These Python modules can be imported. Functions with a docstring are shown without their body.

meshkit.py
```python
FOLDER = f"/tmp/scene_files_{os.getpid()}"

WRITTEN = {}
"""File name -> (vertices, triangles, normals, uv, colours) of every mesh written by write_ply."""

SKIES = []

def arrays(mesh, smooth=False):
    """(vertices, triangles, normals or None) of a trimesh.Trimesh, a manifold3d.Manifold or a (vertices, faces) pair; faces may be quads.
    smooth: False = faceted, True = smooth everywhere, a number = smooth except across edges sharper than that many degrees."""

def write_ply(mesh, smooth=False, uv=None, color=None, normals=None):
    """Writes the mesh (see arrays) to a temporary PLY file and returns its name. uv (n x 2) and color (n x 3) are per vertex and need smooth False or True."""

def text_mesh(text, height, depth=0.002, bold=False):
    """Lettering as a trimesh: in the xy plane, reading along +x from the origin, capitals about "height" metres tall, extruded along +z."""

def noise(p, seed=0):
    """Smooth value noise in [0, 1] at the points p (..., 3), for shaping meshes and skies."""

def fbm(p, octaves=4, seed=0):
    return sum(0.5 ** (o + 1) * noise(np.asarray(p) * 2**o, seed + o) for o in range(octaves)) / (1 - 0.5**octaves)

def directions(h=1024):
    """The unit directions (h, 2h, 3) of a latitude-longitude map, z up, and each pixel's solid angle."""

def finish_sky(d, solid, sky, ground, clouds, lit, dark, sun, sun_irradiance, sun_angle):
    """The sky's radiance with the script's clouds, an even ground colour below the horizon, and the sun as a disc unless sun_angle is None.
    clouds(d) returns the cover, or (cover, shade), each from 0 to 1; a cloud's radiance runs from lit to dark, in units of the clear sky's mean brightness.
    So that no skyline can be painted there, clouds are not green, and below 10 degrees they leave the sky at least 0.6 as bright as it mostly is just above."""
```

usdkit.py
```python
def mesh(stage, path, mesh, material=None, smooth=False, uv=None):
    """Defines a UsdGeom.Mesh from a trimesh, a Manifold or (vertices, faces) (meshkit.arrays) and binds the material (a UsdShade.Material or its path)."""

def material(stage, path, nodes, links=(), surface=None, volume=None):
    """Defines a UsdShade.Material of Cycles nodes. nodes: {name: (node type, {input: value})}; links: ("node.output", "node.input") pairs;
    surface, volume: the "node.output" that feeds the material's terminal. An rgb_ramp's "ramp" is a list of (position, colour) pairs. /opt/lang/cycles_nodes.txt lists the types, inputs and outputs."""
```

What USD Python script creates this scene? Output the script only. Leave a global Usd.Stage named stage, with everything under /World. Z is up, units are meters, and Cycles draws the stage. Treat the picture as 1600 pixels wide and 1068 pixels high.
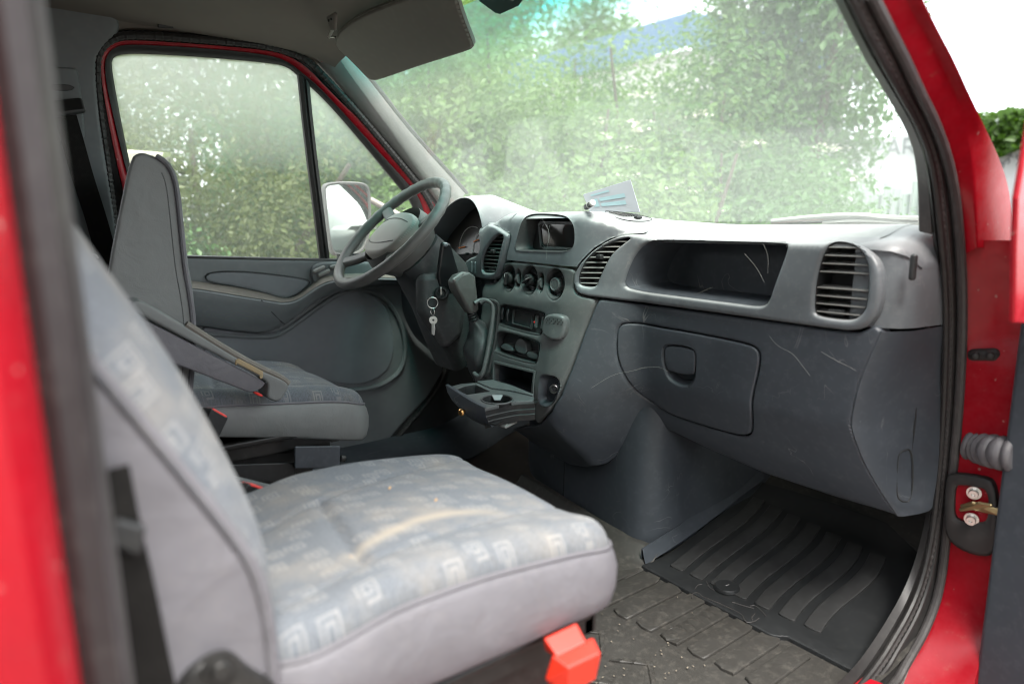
import math, random
import numpy as np, trimesh, shapely, usdkit, meshkit
from shapely.geometry import Polygon, LineString
from scipy.spatial import Delaunay
from scipy.interpolate import PchipInterpolator
from pxr import Usd, UsdGeom, UsdLux, UsdShade, Gf, Sdf, Vt

stage = Usd.Stage.CreateInMemory()
UsdGeom.SetStageUpAxis(stage, 'Z'); UsdGeom.SetStageMetersPerUnit(stage, 1.0)
UsdGeom.Xform.Define(stage, '/World'); UsdGeom.Scope.Define(stage, '/World/Looks')
rng = np.random.default_rng(7)

# ---------------------------------------------------------------- camera, sky, sun, exposure
# axes: x towards the bonnet, y towards the driver's side, z up; z = 0 is the cab floor, y = 0 the passenger door opening
CAM = np.array([0.0, -0.49, 0.83])
PSI, PITCH, FPX = math.radians(38.0), math.radians(9.6), 1067.0
RIGHT = np.array([math.cos(PSI), -math.sin(PSI), 0.0])
FWD = np.array([math.sin(PSI) * math.cos(PITCH), math.cos(PSI) * math.cos(PITCH), -math.sin(PITCH)])
UP = np.cross(RIGHT, FWD)
cam = UsdGeom.Camera.Define(stage, '/World/camera')
M4 = Gf.Matrix4d(*RIGHT, 0, *UP, 0, *(-FWD), 0, *CAM, 1)
cam.AddTransformOp().Set(M4)
cam.CreateHorizontalApertureAttr(36.0); cam.CreateVerticalApertureAttr(24.03); cam.CreateFocalLengthAttr(24.0)
cam.CreateFStopAttr(2.2); cam.CreateFocusDistanceAttr(1.72)
cam.CreateClippingRangeAttr(Gf.Vec2f(0.05, 500))
cam.CreateExposureAttr(3.65)
SUN_EL, SUN_AZ = math.radians(64), math.radians(-108)      # azimuth measured from +x towards +y
SDIR = np.array([math.cos(SUN_EL) * math.cos(SUN_AZ), math.cos(SUN_EL) * math.sin(SUN_AZ), math.sin(SUN_EL)])
sky_mat = usdkit.material(stage, '/World/Looks/overcast_sky', {
    'tc': ('texture_coordinate', {}),
    'sky': ('sky_texture', {'sky_type': 'single_scattering', 'sun_disc': False, 'sun_elevation': SUN_EL, 'sun_rotation': math.atan2(SDIR[0], SDIR[1]), 'aerosol_density': 3.0}),
    'n': ('noise_texture', {'scale': 2.2, 'detail': 4.0, 'roughness': 0.5}),
    'r': ('rgb_ramp', {'ramp': [(0.0, (3.6, 3.75, 4.0)), (0.45, (4.6, 4.7, 4.85)), (0.8, (6.0, 6.0, 6.0))]}),
    'f': ('map_range', {'from_min': 0.25, 'from_max': 0.6, 'to_min': 0.75, 'to_max': 0.97, 'clamp': True}),
    'm': ('mix_color', {'use_clamp': False}),
    'bg': ('background_shader', {'strength': 0.06})},
    [('tc.generated', 'n.vector'), ('n.fac', 'r.fac'), ('n.fac', 'f.value'), ('f.result', 'm.fac'), ('sky.color', 'm.a'), ('r.color', 'm.b'), ('m.result', 'bg.color')], surface='bg.background')
dome = UsdLux.DomeLight.Define(stage, '/World/sky')
UsdShade.MaterialBindingAPI.Apply(dome.GetPrim()).Bind(sky_mat)
dome.GetPrim().SetCustomDataByKey('kind', 'structure')
sun = UsdLux.DistantLight.Define(stage, '/World/sun')
sun.CreateIntensityAttr(0.20); sun.CreateAngleAttr(25.0); sun.CreateColorAttr(Gf.Vec3f(1.0, 0.96, 0.9)); sun.CreateNormalizeAttr(True)
zx = SDIR; xx = np.cross([0, 0, 1.0], zx); xx /= np.linalg.norm(xx); yx = np.cross(zx, xx)
sun.AddTransformOp().Set(Gf.Matrix4d(*xx, 0, *yx, 0, *zx, 0, 0, 0, 0, 1))

# ---------------------------------------------------------------- surveying: where a point measured in the photograph lies on a plane or surface of the van
def ray(u, v):
    return FWD + (u - 800) / FPX * RIGHT + (534 - v) / FPX * UP

def P(u, v, x=None, y=None, z=None):
    d = ray(u, v)
    k, val = (0, x) if x is not None else (1, y) if y is not None else (2, z)
    return CAM + d * (val - CAM[k]) / d[k]

def C(pts, **kw):
    return np.array([P(*p, **kw) for p in pts])

def hit(u, v, fn, t0=0.3, t1=4.0):
    """first point of the ray where fn(p) changes sign"""
    d, ts = ray(u, v), np.linspace(t0, t1, 120)
    g = np.array([fn(CAM + d * t) for t in ts])
    k = np.nonzero(np.sign(g[1:]) != np.sign(g[:-1]))[0]
    if not len(k):
        return CAM + d * ts[np.argmin(np.abs(g))]
    a, b, ga = ts[k[0]], ts[k[0] + 1], g[k[0]]
    for _ in range(24):
        m = (a + b) / 2; gm = fn(CAM + d * m)
        if np.sign(gm) == np.sign(ga): a = m
        else: b = m
    return CAM + d * (a + b) / 2

# ---------------------------------------------------------------- prims
used = {}
def numbered(path):
    k = used.get(path, -1) + 1
    used[path] = k
    return path if k == 0 else f'{path}_{k:03d}'

def keys(prim, label=None, category=None, group=None, kind=None):
    for k, v in dict(label=label, category=category, group=group, kind=kind).items():
        if v: prim.SetCustomDataByKey(k, v)

class Node:
    def __init__(self, path): self.path = path

def thing(name, label, category=None, group=None, kind=None):
    path = numbered('/World/' + name)
    keys(UsdGeom.Xform.Define(stage, path).GetPrim(), label, category, group, kind)
    return Node(path)

def solo(name, mesh, mat, label=None, category=None, group=None, kind=None, smooth=35, uv=None):
    n = put(Node('/World'), name, mesh, mat, smooth=smooth, uv=uv)
    keys(stage.GetPrimAtPath(n.path), label, category, group, kind)
    return n

def put(parent, name, mesh, mat, label=None, smooth=35, uv=None, kind=None, attr=None):
    path = numbered(parent.path + '/' + name)
    m = usdkit.mesh(stage, path, mesh, mat, smooth=smooth, uv=uv)
    if attr is not None:
        UsdGeom.PrimvarsAPI(m).CreatePrimvar('stain', Sdf.ValueTypeNames.FloatArray, 'vertex').Set(Vt.FloatArray.FromNumpy(np.asarray(attr, np.float32)))
    keys(m.GetPrim(), label, kind=kind)
    return Node(path)

def group_of(parent, name, label=None):
    path = numbered(parent.path + '/' + name)
    keys(UsdGeom.Xform.Define(stage, path).GetPrim(), label)
    return Node(path)

# ---------------------------------------------------------------- shapes
def tm(v, f):
    f = np.asarray(f, int)
    if f.ndim == 2 and f.shape[1] == 4: f = np.vstack([f[:, [0, 1, 2]], f[:, [0, 2, 3]]])
    return trimesh.Trimesh(np.asarray(v, float), f, process=False)

def cat(*ms):
    ms = [m for m in ms if m is not None]
    return trimesh.util.concatenate([trimesh.Trimesh(m.vertices, m.faces, process=False) for m in ms])

def loft(curves, closed=False, ring=False, cap=False):
    """sheet through curves of equal length. closed: each curve is a loop. ring: last joins first. cap: fans over the first and last loop"""
    c = np.array(curves, float); n, m = c.shape[:2]
    v = c.reshape(-1, 3); f = []
    for i in range(n if ring else n - 1):
        for j in range(m if closed else m - 1):
            a, b = i * m + j, i * m + (j + 1) % m
            cc, d = ((i + 1) % n) * m + (j + 1) % m, ((i + 1) % n) * m + j
            f.append([a, b, cc, d])
    f = np.array(f); f = np.vstack([f[:, [0, 1, 2]], f[:, [0, 2, 3]]])
    if cap:
        v = np.vstack([v, c[0].mean(0), c[-1].mean(0)]); k = n * m
        e = [[(j + 1) % m, j, k] for j in range(m)] + [[(n - 1) * m + j, (n - 1) * m + (j + 1) % m, k + 1] for j in range(m)]
        f = np.vstack([f, e])
    return tm(v, f)

def resample(p, n, closed=False):
    p = np.asarray(p, float)
    if closed: p = np.vstack([p, p[:1]])
    s = np.r_[0, np.cumsum(np.linalg.norm(np.diff(p, axis=0), axis=1))]
    q = np.linspace(0, s[-1], n + 1)[:-1] if closed else np.linspace(0, s[-1], n)
    return np.stack([np.interp(q, s, p[:, k]) for k in range(p.shape[1])], 1)

def smooth_curve(p, n, closed=False):
    """Chaikin-rounded and evenly resampled"""
    p = np.asarray(p, float)
    for _ in range(3):
        if closed: q = np.roll(p, -1, 0)
        else: q = p[1:]; 
        a = p if closed else p[:-1]
        r = np.empty((2 * len(a), p.shape[1])); r[0::2] = .75 * a + .25 * q; r[1::2] = .25 * a + .75 * q
        if not closed: r = np.vstack([p[:1], r, p[-1:]])
        p = r
    return resample(p, n, closed)

def frames(path, closed=False, up=None):
    p = np.asarray(path, float)
    t = (np.roll(p, -1, 0) - np.roll(p, 1, 0)) if closed else np.gradient(p, axis=0)
    t /= np.linalg.norm(t, axis=1, keepdims=True) + 1e-12
    if up is not None:
        a = np.cross(t, np.broadcast_to(np.asarray(up, float), p.shape)); a /= np.linalg.norm(a, axis=1, keepdims=True) + 1e-12
        return t, a, np.cross(a, t)
    a0 = np.cross(t[0], [0, 0, 1.0] if abs(t[0][2]) < .9 else [1.0, 0, 0]); a = [a0 / np.linalg.norm(a0)]
    for i in range(1, len(p)):
        x = a[-1] - t[i] * (a[-1] @ t[i]); a.append(x / np.linalg.norm(x))
    a = np.array(a)
    return t, a, np.cross(a, t)

def tube(path, r, sides=10, closed=False, up=None, flat=1.0):
    p = np.asarray(path, float); t, a, b = frames(p, closed, up)
    r = np.broadcast_to(r, (len(p),)); ang = np.arange(sides) * 2 * np.pi / sides
    loops = p[:, None] + r[:, None, None] * (np.cos(ang)[None, :, None] * a[:, None] + flat * np.sin(ang)[None, :, None] * b[:, None])
    return loft(loops, closed=True, ring=closed, cap=not closed)

def sweep(profile, path, up, closed=False, cap=True):
    """closed 2-D profile (side, up) swept along a path"""
    p = np.asarray(path, float); t, a, b = frames(p, closed, up); q = np.asarray(profile, float)
    loops = p[:, None] + q[None, :, 0, None] * a[:, None] + q[None, :, 1, None] * b[:, None]
    return loft(loops, closed=True, ring=closed, cap=cap and not closed)

def rrect(w, h, r, n=4):
    pts = []
    for cx, cy, a0 in ((w / 2 - r, h / 2 - r, 0), (-w / 2 + r, h / 2 - r, 90), (-w / 2 + r, -h / 2 + r, 180), (w / 2 - r, -h / 2 + r, 270)):
        for k in range(n + 1):
            a = math.radians(a0 + 90 * k / n); pts.append((cx + r * math.cos(a), cy + r * math.sin(a)))
    return np.array(pts)

SPH = trimesh.creation.uv_sphere(1.0, count=[7, 12]).vertices
def hull(points, r=0.0):
    p = np.asarray(points, float)
    if r: p = (p[:, None] + r * SPH[None]).reshape(-1, 3)
    return trimesh.convex.convex_hull(p)

def rbox(size, r, at=(0, 0, 0), rot=None):
    s = np.array(size) / 2 - r
    pts = np.array([[i, j, k] for i in (-1, 1) for j in (-1, 1) for k in (-1, 1)]) * s
    m = hull(pts, r)
    if rot is not None: m.apply_transform(rot)
    m.apply_translation(at)
    return m

def box(lo, hi):
    m = trimesh.creation.box(np.array(hi) - np.array(lo)); m.apply_translation((np.array(hi) + np.array(lo)) / 2); return m

def basis(o, ax, ay, az):
    m = np.eye(4); m[:3, 0], m[:3, 1], m[:3, 2], m[:3, 3] = ax, ay, az, o; return m

def rotm(deg, axis, at=(0, 0, 0)):
    return trimesh.transformations.rotation_matrix(math.radians(deg), axis, at)

def unit(v): v = np.asarray(v, float); return v / np.linalg.norm(v)

def cyl(a, b, r, r2=None, n=20, bevel=0.0):
    a, b = np.asarray(a, float), np.asarray(b, float); r2 = r if r2 is None else r2
    if bevel:
        d = unit(b - a); return tube(np.array([a, a + d * 1e-5, a + d * bevel, b - d * bevel, b - d * 1e-5, b]), np.array([.001, r - bevel, r, r2, r2 - bevel, .001]), n)
    return tube(np.array([a, b]), np.array([r, r2]), n)

def lathe(profile, o, axis, n=28):
    """profile: (radius, height along axis)"""
    axis = unit(axis); a = unit(np.cross(axis, [0, 0, 1.0] if abs(axis[2]) < .9 else [1.0, 0, 0])); b = np.cross(axis, a)
    ang = np.arange(n) * 2 * np.pi / n
    loops = [np.asarray(o) + axis * h + max(r, 1e-5) * (np.cos(ang)[:, None] * a + np.sin(ang)[:, None] * b) for r, h in profile]
    return loft(loops, closed=True)

def torus(o, axis, R, r, n=40, m=10):
    return lathe([(R + r * math.cos(a), r * math.sin(a)) for a in np.linspace(0, 2 * np.pi, m + 1)], o, axis, n)

def rings_of(g):
    out = []
    for q in getattr(g, 'geoms', [g]):
        if q.is_empty: continue
        out += [np.array(q.exterior.coords)[:-1]] + [np.array(h.coords)[:-1] for h in q.interiors]
    return out

def panel(poly, surf, back, r=0.005, skirt=0.012, step=0.014, steps=3, fine=None):
    """a moulded panel: the outline poly (with holes) laid on surf(ab) -> xyz, its edges rounded by r towards back, with a skirt of depth skirt"""
    if not poly.is_valid: poly = poly.buffer(0)
    poly = shapely.set_precision(poly, 1e-6)
    back = np.asarray(back, float); fine = fine or step * .5
    pts, drop, edges = [], [], []
    levels = [(r * (1 - math.cos(t)), r * (1 - math.sin(t))) for t in np.linspace(0, math.pi / 2, steps + 1)] if r > 0 else [(0, 0)]
    for k, (d, dr) in enumerate(levels):
        g = poly if d == 0 else poly.buffer(-d, join_style='mitre', mitre_limit=2)
        for loop in rings_of(g):
            L = LineString(np.vstack([loop, loop[:1]])); n = max(8, int(L.length / fine))
            q = resample(np.unique(loop, axis=0) if False else loop, n, True)
            if k == 0: edges.append((len(pts) and sum(map(len, pts)), n))
            pts.append(q); drop.append(np.full(n, dr))
    inner = poly.buffer(-max(r, 0) - step * .35)
    if not inner.is_empty:
        x0, y0, x1, y1 = inner.bounds
        gx, gy = np.meshgrid(np.arange(x0, x1 + step, step), np.arange(y0, y1 + step, step))
        q = np.stack([gx.ravel(), gy.ravel()], 1); q = q[shapely.contains_xy(inner, q[:, 0], q[:, 1])]
        pts.append(q); drop.append(np.zeros(len(q)))
    ab, dr = np.vstack(pts), np.concatenate(drop)
    tri = Delaunay(ab).simplices
    cc = ab[tri].mean(1)
    tri = tri[shapely.contains_xy(poly, cc[:, 0], cc[:, 1])]
    v = surf(ab) + dr[:, None] * back
    # outward = -back
    n = np.cross(v[tri[:, 1]] - v[tri[:, 0]], v[tri[:, 2]] - v[tri[:, 0]])
    flip = (n @ back) > 0; tri[flip] = tri[flip][:, ::-1]
    vv, ff = [v], [tri]; base = len(v)
    for at, n in edges:
        e = v[at:at + n]; w = e + back * skirt
        i = np.arange(n); j = (i + 1) % n
        vv.append(w); f = np.vstack([np.stack([at + i, at + j, base + j], 1), np.stack([at + i, base + j, base + i], 1)])
        ff.append(f); base += n
    return tm(np.vstack(vv), np.vstack(ff))

def pocket(poly, surf, back, depth, shrink=0.0, shift=(0, 0), lip=0.0, floor=True, n=64):
    """the walls and bottom of a recess under the hole poly. lip: rounds the mouth outwards"""
    o = resample(np.array(poly.exterior.coords)[:-1], n, True); c = o.mean(0); back = np.asarray(back, float)
    loops = []
    for k, s in ((0.0, 0.0), (0.25, .55), (1.0, 1.0)):
        q = c + (o - c) * (1 - shrink * s) + np.asarray(shift) * k
        loops.append(surf(q) + back * (depth * k))
    m = loft(loops, closed=True)
    if floor:
        q = c + (o - c) * (1 - shrink) + np.asarray(shift)
        fl = panel(Polygon(q), lambda ab: surf(ab) + back * depth, back, r=0, skirt=0.0005, step=.03)
        m = cat(m, fl)
    return m
# ---------------------------------------------------------------- materials
def L(name): return '/World/Looks/' + name
def plastic(name, col, rough=0.5, grain=900.0, bump=0.25, dust=0.12, dustcol=(0.30, 0.28, 0.25), spec=0.4, scuff=0.0, settle=0.0, soft=0.0):
    """moulded plastic with fine grain, faint blotches and dry dust"""
    c = np.array(col)
    return usdkit.material(stage, L(name), {
        'g': ('geometry', {}),
        'n1': ('noise_texture', {'scale': 9.0, 'detail': 5.0, 'roughness': 0.65}),
        'n2': ('noise_texture', {'scale': grain, 'detail': 2.0}),
        'n3': ('noise_texture', {'scale': 55.0, 'detail': 6.0, 'roughness': 0.75}),
        'v': ('rgb_ramp', {'ramp': [(0.25, tuple(c * 0.86)), (0.75, tuple(c * 1.14))]}),
        'd': ('map_range', {'from_min': 0.5, 'from_max': 0.85, 'to_min': dust * .25, 'to_max': dust * 1.6, 'clamp': True}),
        'm': ('mix_color', {'b': dustcol}), 'nz': ('separate_xyz', {}), 'zr': ('map_range', {'from_min': 0.25, 'from_max': 0.9, 'to_min': 0.0, 'to_max': settle, 'clamp': True}), 'dz': ('math', {'math_type': 'add', 'use_clamp': True}),
        'n4': ('noise_texture', {'scale': 5.5, 'detail': 3.0, 'roughness': 0.55, 'distortion': 1.6}), 'n5': ('noise_texture', {'scale': 11.0, 'detail': 4.0}), 'sa': ('math', {'math_type': 'subtract', 'value2': 0.5}), 'sb': ('math', {'math_type': 'absolute'}),
        'sc': ('map_range', {'from_min': 0.0, 'from_max': 0.007, 'to_min': scuff, 'to_max': 0.0, 'clamp': True}), 'sd': ('map_range', {'from_min': 0.55, 'from_max': 0.68, 'to_min': 0.0, 'to_max': 1.0, 'clamp': True}), 'se': ('math', {'math_type': 'multiply'}), 'ms': ('mix_color', {'b': (0.42, 0.41, 0.40)}),
        'rr': ('map_range', {'from_min': 0.3, 'from_max': 0.7, 'to_min': rough - .07, 'to_max': rough + .09, 'clamp': True}),
        'b': ('bump', {'strength': bump, 'distance': 0.0006}), 'n7': ('noise_texture', {'scale': 16.0, 'detail': 3.0, 'distortion': 0.8}), 'b2': ('bump', {'strength': min(soft * 100, 1.0), 'distance': 0.006}),
        'p': ('principled_bsdf', {'specular_ior_level': spec})},
        [('g.position', 'n1.vector'), ('g.position', 'n2.vector'), ('g.position', 'n3.vector'), ('n1.fac', 'v.fac'), ('n3.fac', 'd.value'), ('v.color', 'm.a'), ('g.normal', 'nz.vector'), ('nz.z', 'zr.value'), ('zr.result', 'dz.value1'), ('d.result', 'dz.value2'), ('dz.value', 'm.fac'),
         ('g.position', 'n4.vector'), ('g.position', 'n5.vector'), ('n4.fac', 'sa.value1'), ('sa.value', 'sb.value1'), ('sb.value', 'sc.value'), ('n5.fac', 'sd.value'), ('sc.result', 'se.value1'), ('sd.result', 'se.value2'), ('se.value', 'ms.fac'), ('m.result', 'ms.a'), ('ms.result', 'p.base_color'), ('n1.fac', 'rr.value'), ('rr.result', 'p.roughness'), ('n2.fac', 'b.height'), ('g.position', 'n7.vector'), ('n7.fac', 'b2.height'), *([('b2.normal', 'b.normal')] if soft else []), ('b.normal', 'p.normal')], surface='p.BSDF')

def plain(name, col, rough=0.5, metal=0.0, **kw):
    return usdkit.material(stage, L(name), {'p': ('principled_bsdf', {'base_color': col, 'roughness': rough, 'metallic': metal, **kw})}, surface='p.BSDF')

M = {}
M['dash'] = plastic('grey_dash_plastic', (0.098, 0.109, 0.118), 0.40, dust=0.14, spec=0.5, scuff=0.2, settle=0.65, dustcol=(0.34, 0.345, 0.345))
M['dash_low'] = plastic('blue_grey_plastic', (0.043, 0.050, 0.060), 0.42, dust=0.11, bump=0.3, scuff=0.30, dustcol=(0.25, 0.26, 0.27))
M['console'] = plastic('console_plastic', (0.086, 0.091, 0.092), 0.42, dust=0.16, scuff=0.2)
M['trim'] = plastic('pale_trim_plastic', (0.22, 0.22, 0.21), 0.55, dust=0.15)
M['door'] = plastic('door_plastic', (0.112, 0.125, 0.130), 0.5, dust=0.10)
M['door_in'] = plastic('door_insert_plastic', (0.130, 0.143, 0.155), 0.52, dust=0.08)
M['arm_pad'] = plastic('worn_arm_pad', (0.135, 0.120, 0.102), 0.6, dust=0.3)
M['dark'] = plastic('black_plastic', (0.016, 0.017, 0.018), 0.42, dust=0.06)
M['darkmatte'] = plastic('dark_recess_plastic', (0.030, 0.032, 0.034), 0.6, dust=0.12)
M['slat'] = plastic('vent_slat_plastic', (0.115, 0.115, 0.11), 0.5, dust=0.3)
M['wheel'] = plastic('steering_wheel_plastic', (0.085, 0.083, 0.079), 0.43, dust=0.10, bump=0.35)
M['hub'] = plastic('worn_airbag_cover', (0.27, 0.25, 0.228), 0.5, dust=0.25)
M['rubber'] = plastic('black_rubber', (0.013, 0.012, 0.012), 0.5, dust=0.05, grain=500)
M['seal'] = plastic('grey_rubber_seal', (0.036, 0.033, 0.033), 0.45, dust=0.10, grain=400)
M['boot'] = plastic('rubber_bellows', (0.075, 0.072, 0.08), 0.55, dust=0.2)
M['leatherette'] = plastic('gaiter_leatherette', (0.042, 0.045, 0.048), 0.4, grain=380, bump=0.5, dust=0.12)
M['vinyl'] = plastic('seat_side_vinyl', (0.120, 0.116, 0.128), 0.52, grain=520, bump=0.5, dust=0.2, dustcol=(0.22, 0.20, 0.19), soft=0.006)
M['vinyl_dark'] = plastic('seat_back_vinyl', (0.160, 0.168, 0.165), 0.5, grain=520, bump=0.5, dust=0.16, dustcol=(0.2, 0.19, 0.17), soft=0.004)
M['frame'] = plastic('black_seat_frame', (0.011, 0.011, 0.011), 0.36, dust=0.06)
M['floor'] = plastic('dusty_rubber_floor', (0.020, 0.019, 0.0175), 0.52, grain=420, bump=0.6, dust=0.42, dustcol=(0.115, 0.105, 0.09))
M['mat'] = plastic('black_rubber_mat', (0.011, 0.012, 0.013), 0.48, grain=600, bump=0.5, dust=0.08, dustcol=(0.14, 0.14, 0.13))
M['mat_rib'] = plastic('dusty_mat_rib', (0.020, 0.020, 0.020), 0.55, grain=700, bump=1.0, dust=0.22, dustcol=(0.09, 0.09, 0.09))
M['carpet'] = plastic('brown_floor_covering', (0.045, 0.036, 0.030), 0.8, grain=300, bump=0.6, dust=0.3, dustcol=(0.12, 0.10, 0.08))
M['headliner'] = plastic('headliner_fabric', (0.145, 0.130, 0.112), 0.9, grain=420, bump=0.9, dust=0.15, dustcol=(0.14, 0.12, 0.10))
M['visor'] = plastic('visor_vinyl', (0.140, 0.130, 0.112), 0.6, grain=300, bump=0.4, dust=0.15)
M['belt'] = plastic('belt_webbing', (0.010, 0.0095, 0.009), 0.8, grain=500, bump=0.6, dust=0.03, spec=0.1)
M['redplastic'] = plain('red_button_plastic', (0.62, 0.028, 0.018), 0.35)
M['redlever'] = plain('orange_red_lever_plastic', (0.46, 0.022, 0.009), 0.38)
M['steel'] = plain('bright_steel', (0.62, 0.60, 0.57), 0.3, 1.0)
M['zinc'] = plain('yellow_zinc', (0.30, 0.24, 0.13), 0.45, 1.0)
M['brass'] = plain('brass', (0.72, 0.42, 0.16), 0.28, 1.0)
M['black_gloss'] = plain('glossy_black_plastic', (0.012, 0.012, 0.013), 0.22)
M['dial_face'] = plain('instrument_lens', (0.045, 0.040, 0.037), 0.25)
M['screen'] = plain('dark_display_glass', (0.010, 0.009, 0.008), 0.08)
M['white_print'] = plain('white_print', (0.62, 0.62, 0.60), 0.6)
M['orange_needle'] = plain('orange_needle', (0.80, 0.22, 0.04), 0.5)
M['mirror'] = plain('mirror_glass', (0.86, 0.88, 0.88), 0.03, 1.0)
M['mirror_shell'] = plastic('mirror_shell_plastic', (0.10, 0.10, 0.10), 0.5, dust=0.3)
M['card'] = plain('white_card', (0.50, 0.53, 0.57), 0.6)
M['card_blue'] = plain('blue_green_print', (0.40, 0.58, 0.62), 0.6)
M['marker'] = plain('marker_barrel', (0.02, 0.02, 0.022), 0.35)
M['web'] = plain('cobweb', (0.24, 0.24, 0.23), 0.8)
M['leafbit'] = plain('dry_leaf_bit', (0.42, 0.27, 0.14), 0.8)

def paint(name, col, rough=0.28):
    c = np.array(col)
    return usdkit.material(stage, L(name), {
        'g': ('geometry', {}), 'n': ('noise_texture', {'scale': 7.0, 'detail': 5.0, 'roughness': 0.6}), 'n2': ('noise_texture', {'scale': 42.0, 'detail': 5.0, 'roughness': 0.7}),
        'v': ('rgb_ramp', {'ramp': [(0.3, tuple(c * 0.82)), (0.7, tuple(c * 1.1))]}),
        'd': ('map_range', {'from_min': 0.62, 'from_max': 0.8, 'to_min': 0.0, 'to_max': 0.35, 'clamp': True}),
        'm': ('mix_color', {'b': (0.30, 0.17, 0.12)}), 'n6': ('noise_texture', {'scale': 75.0, 'detail': 1.0}), 'cm': ('map_range', {'from_min': 0.755, 'from_max': 0.775, 'to_min': 0.0, 'to_max': 0.5, 'clamp': True}), 'mc': ('mix_color', {'b': (0.42, 0.30, 0.26)}),
        'r': ('map_range', {'from_min': 0.3, 'from_max': 0.75, 'to_min': rough - .08, 'to_max': rough + .15, 'clamp': True}),
        'p': ('principled_bsdf', {'coat_weight': 0.08, 'coat_roughness': 0.2, 'specular_ior_level': 0.3})},
        [('g.position', 'n.vector'), ('g.position', 'n2.vector'), ('n.fac', 'v.fac'), ('v.color', 'm.a'), ('n2.fac', 'd.value'), ('d.result', 'm.fac'), ('g.position', 'n6.vector'), ('n6.fac', 'cm.value'), ('m.result', 'mc.a'), ('cm.result', 'mc.fac'), ('mc.result', 'p.base_color'), ('n2.fac', 'r.value'), ('r.result', 'p.roughness')], surface='p.BSDF')
M['red'] = paint('red_car_paint', (0.28, 0.005, 0.012))

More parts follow.
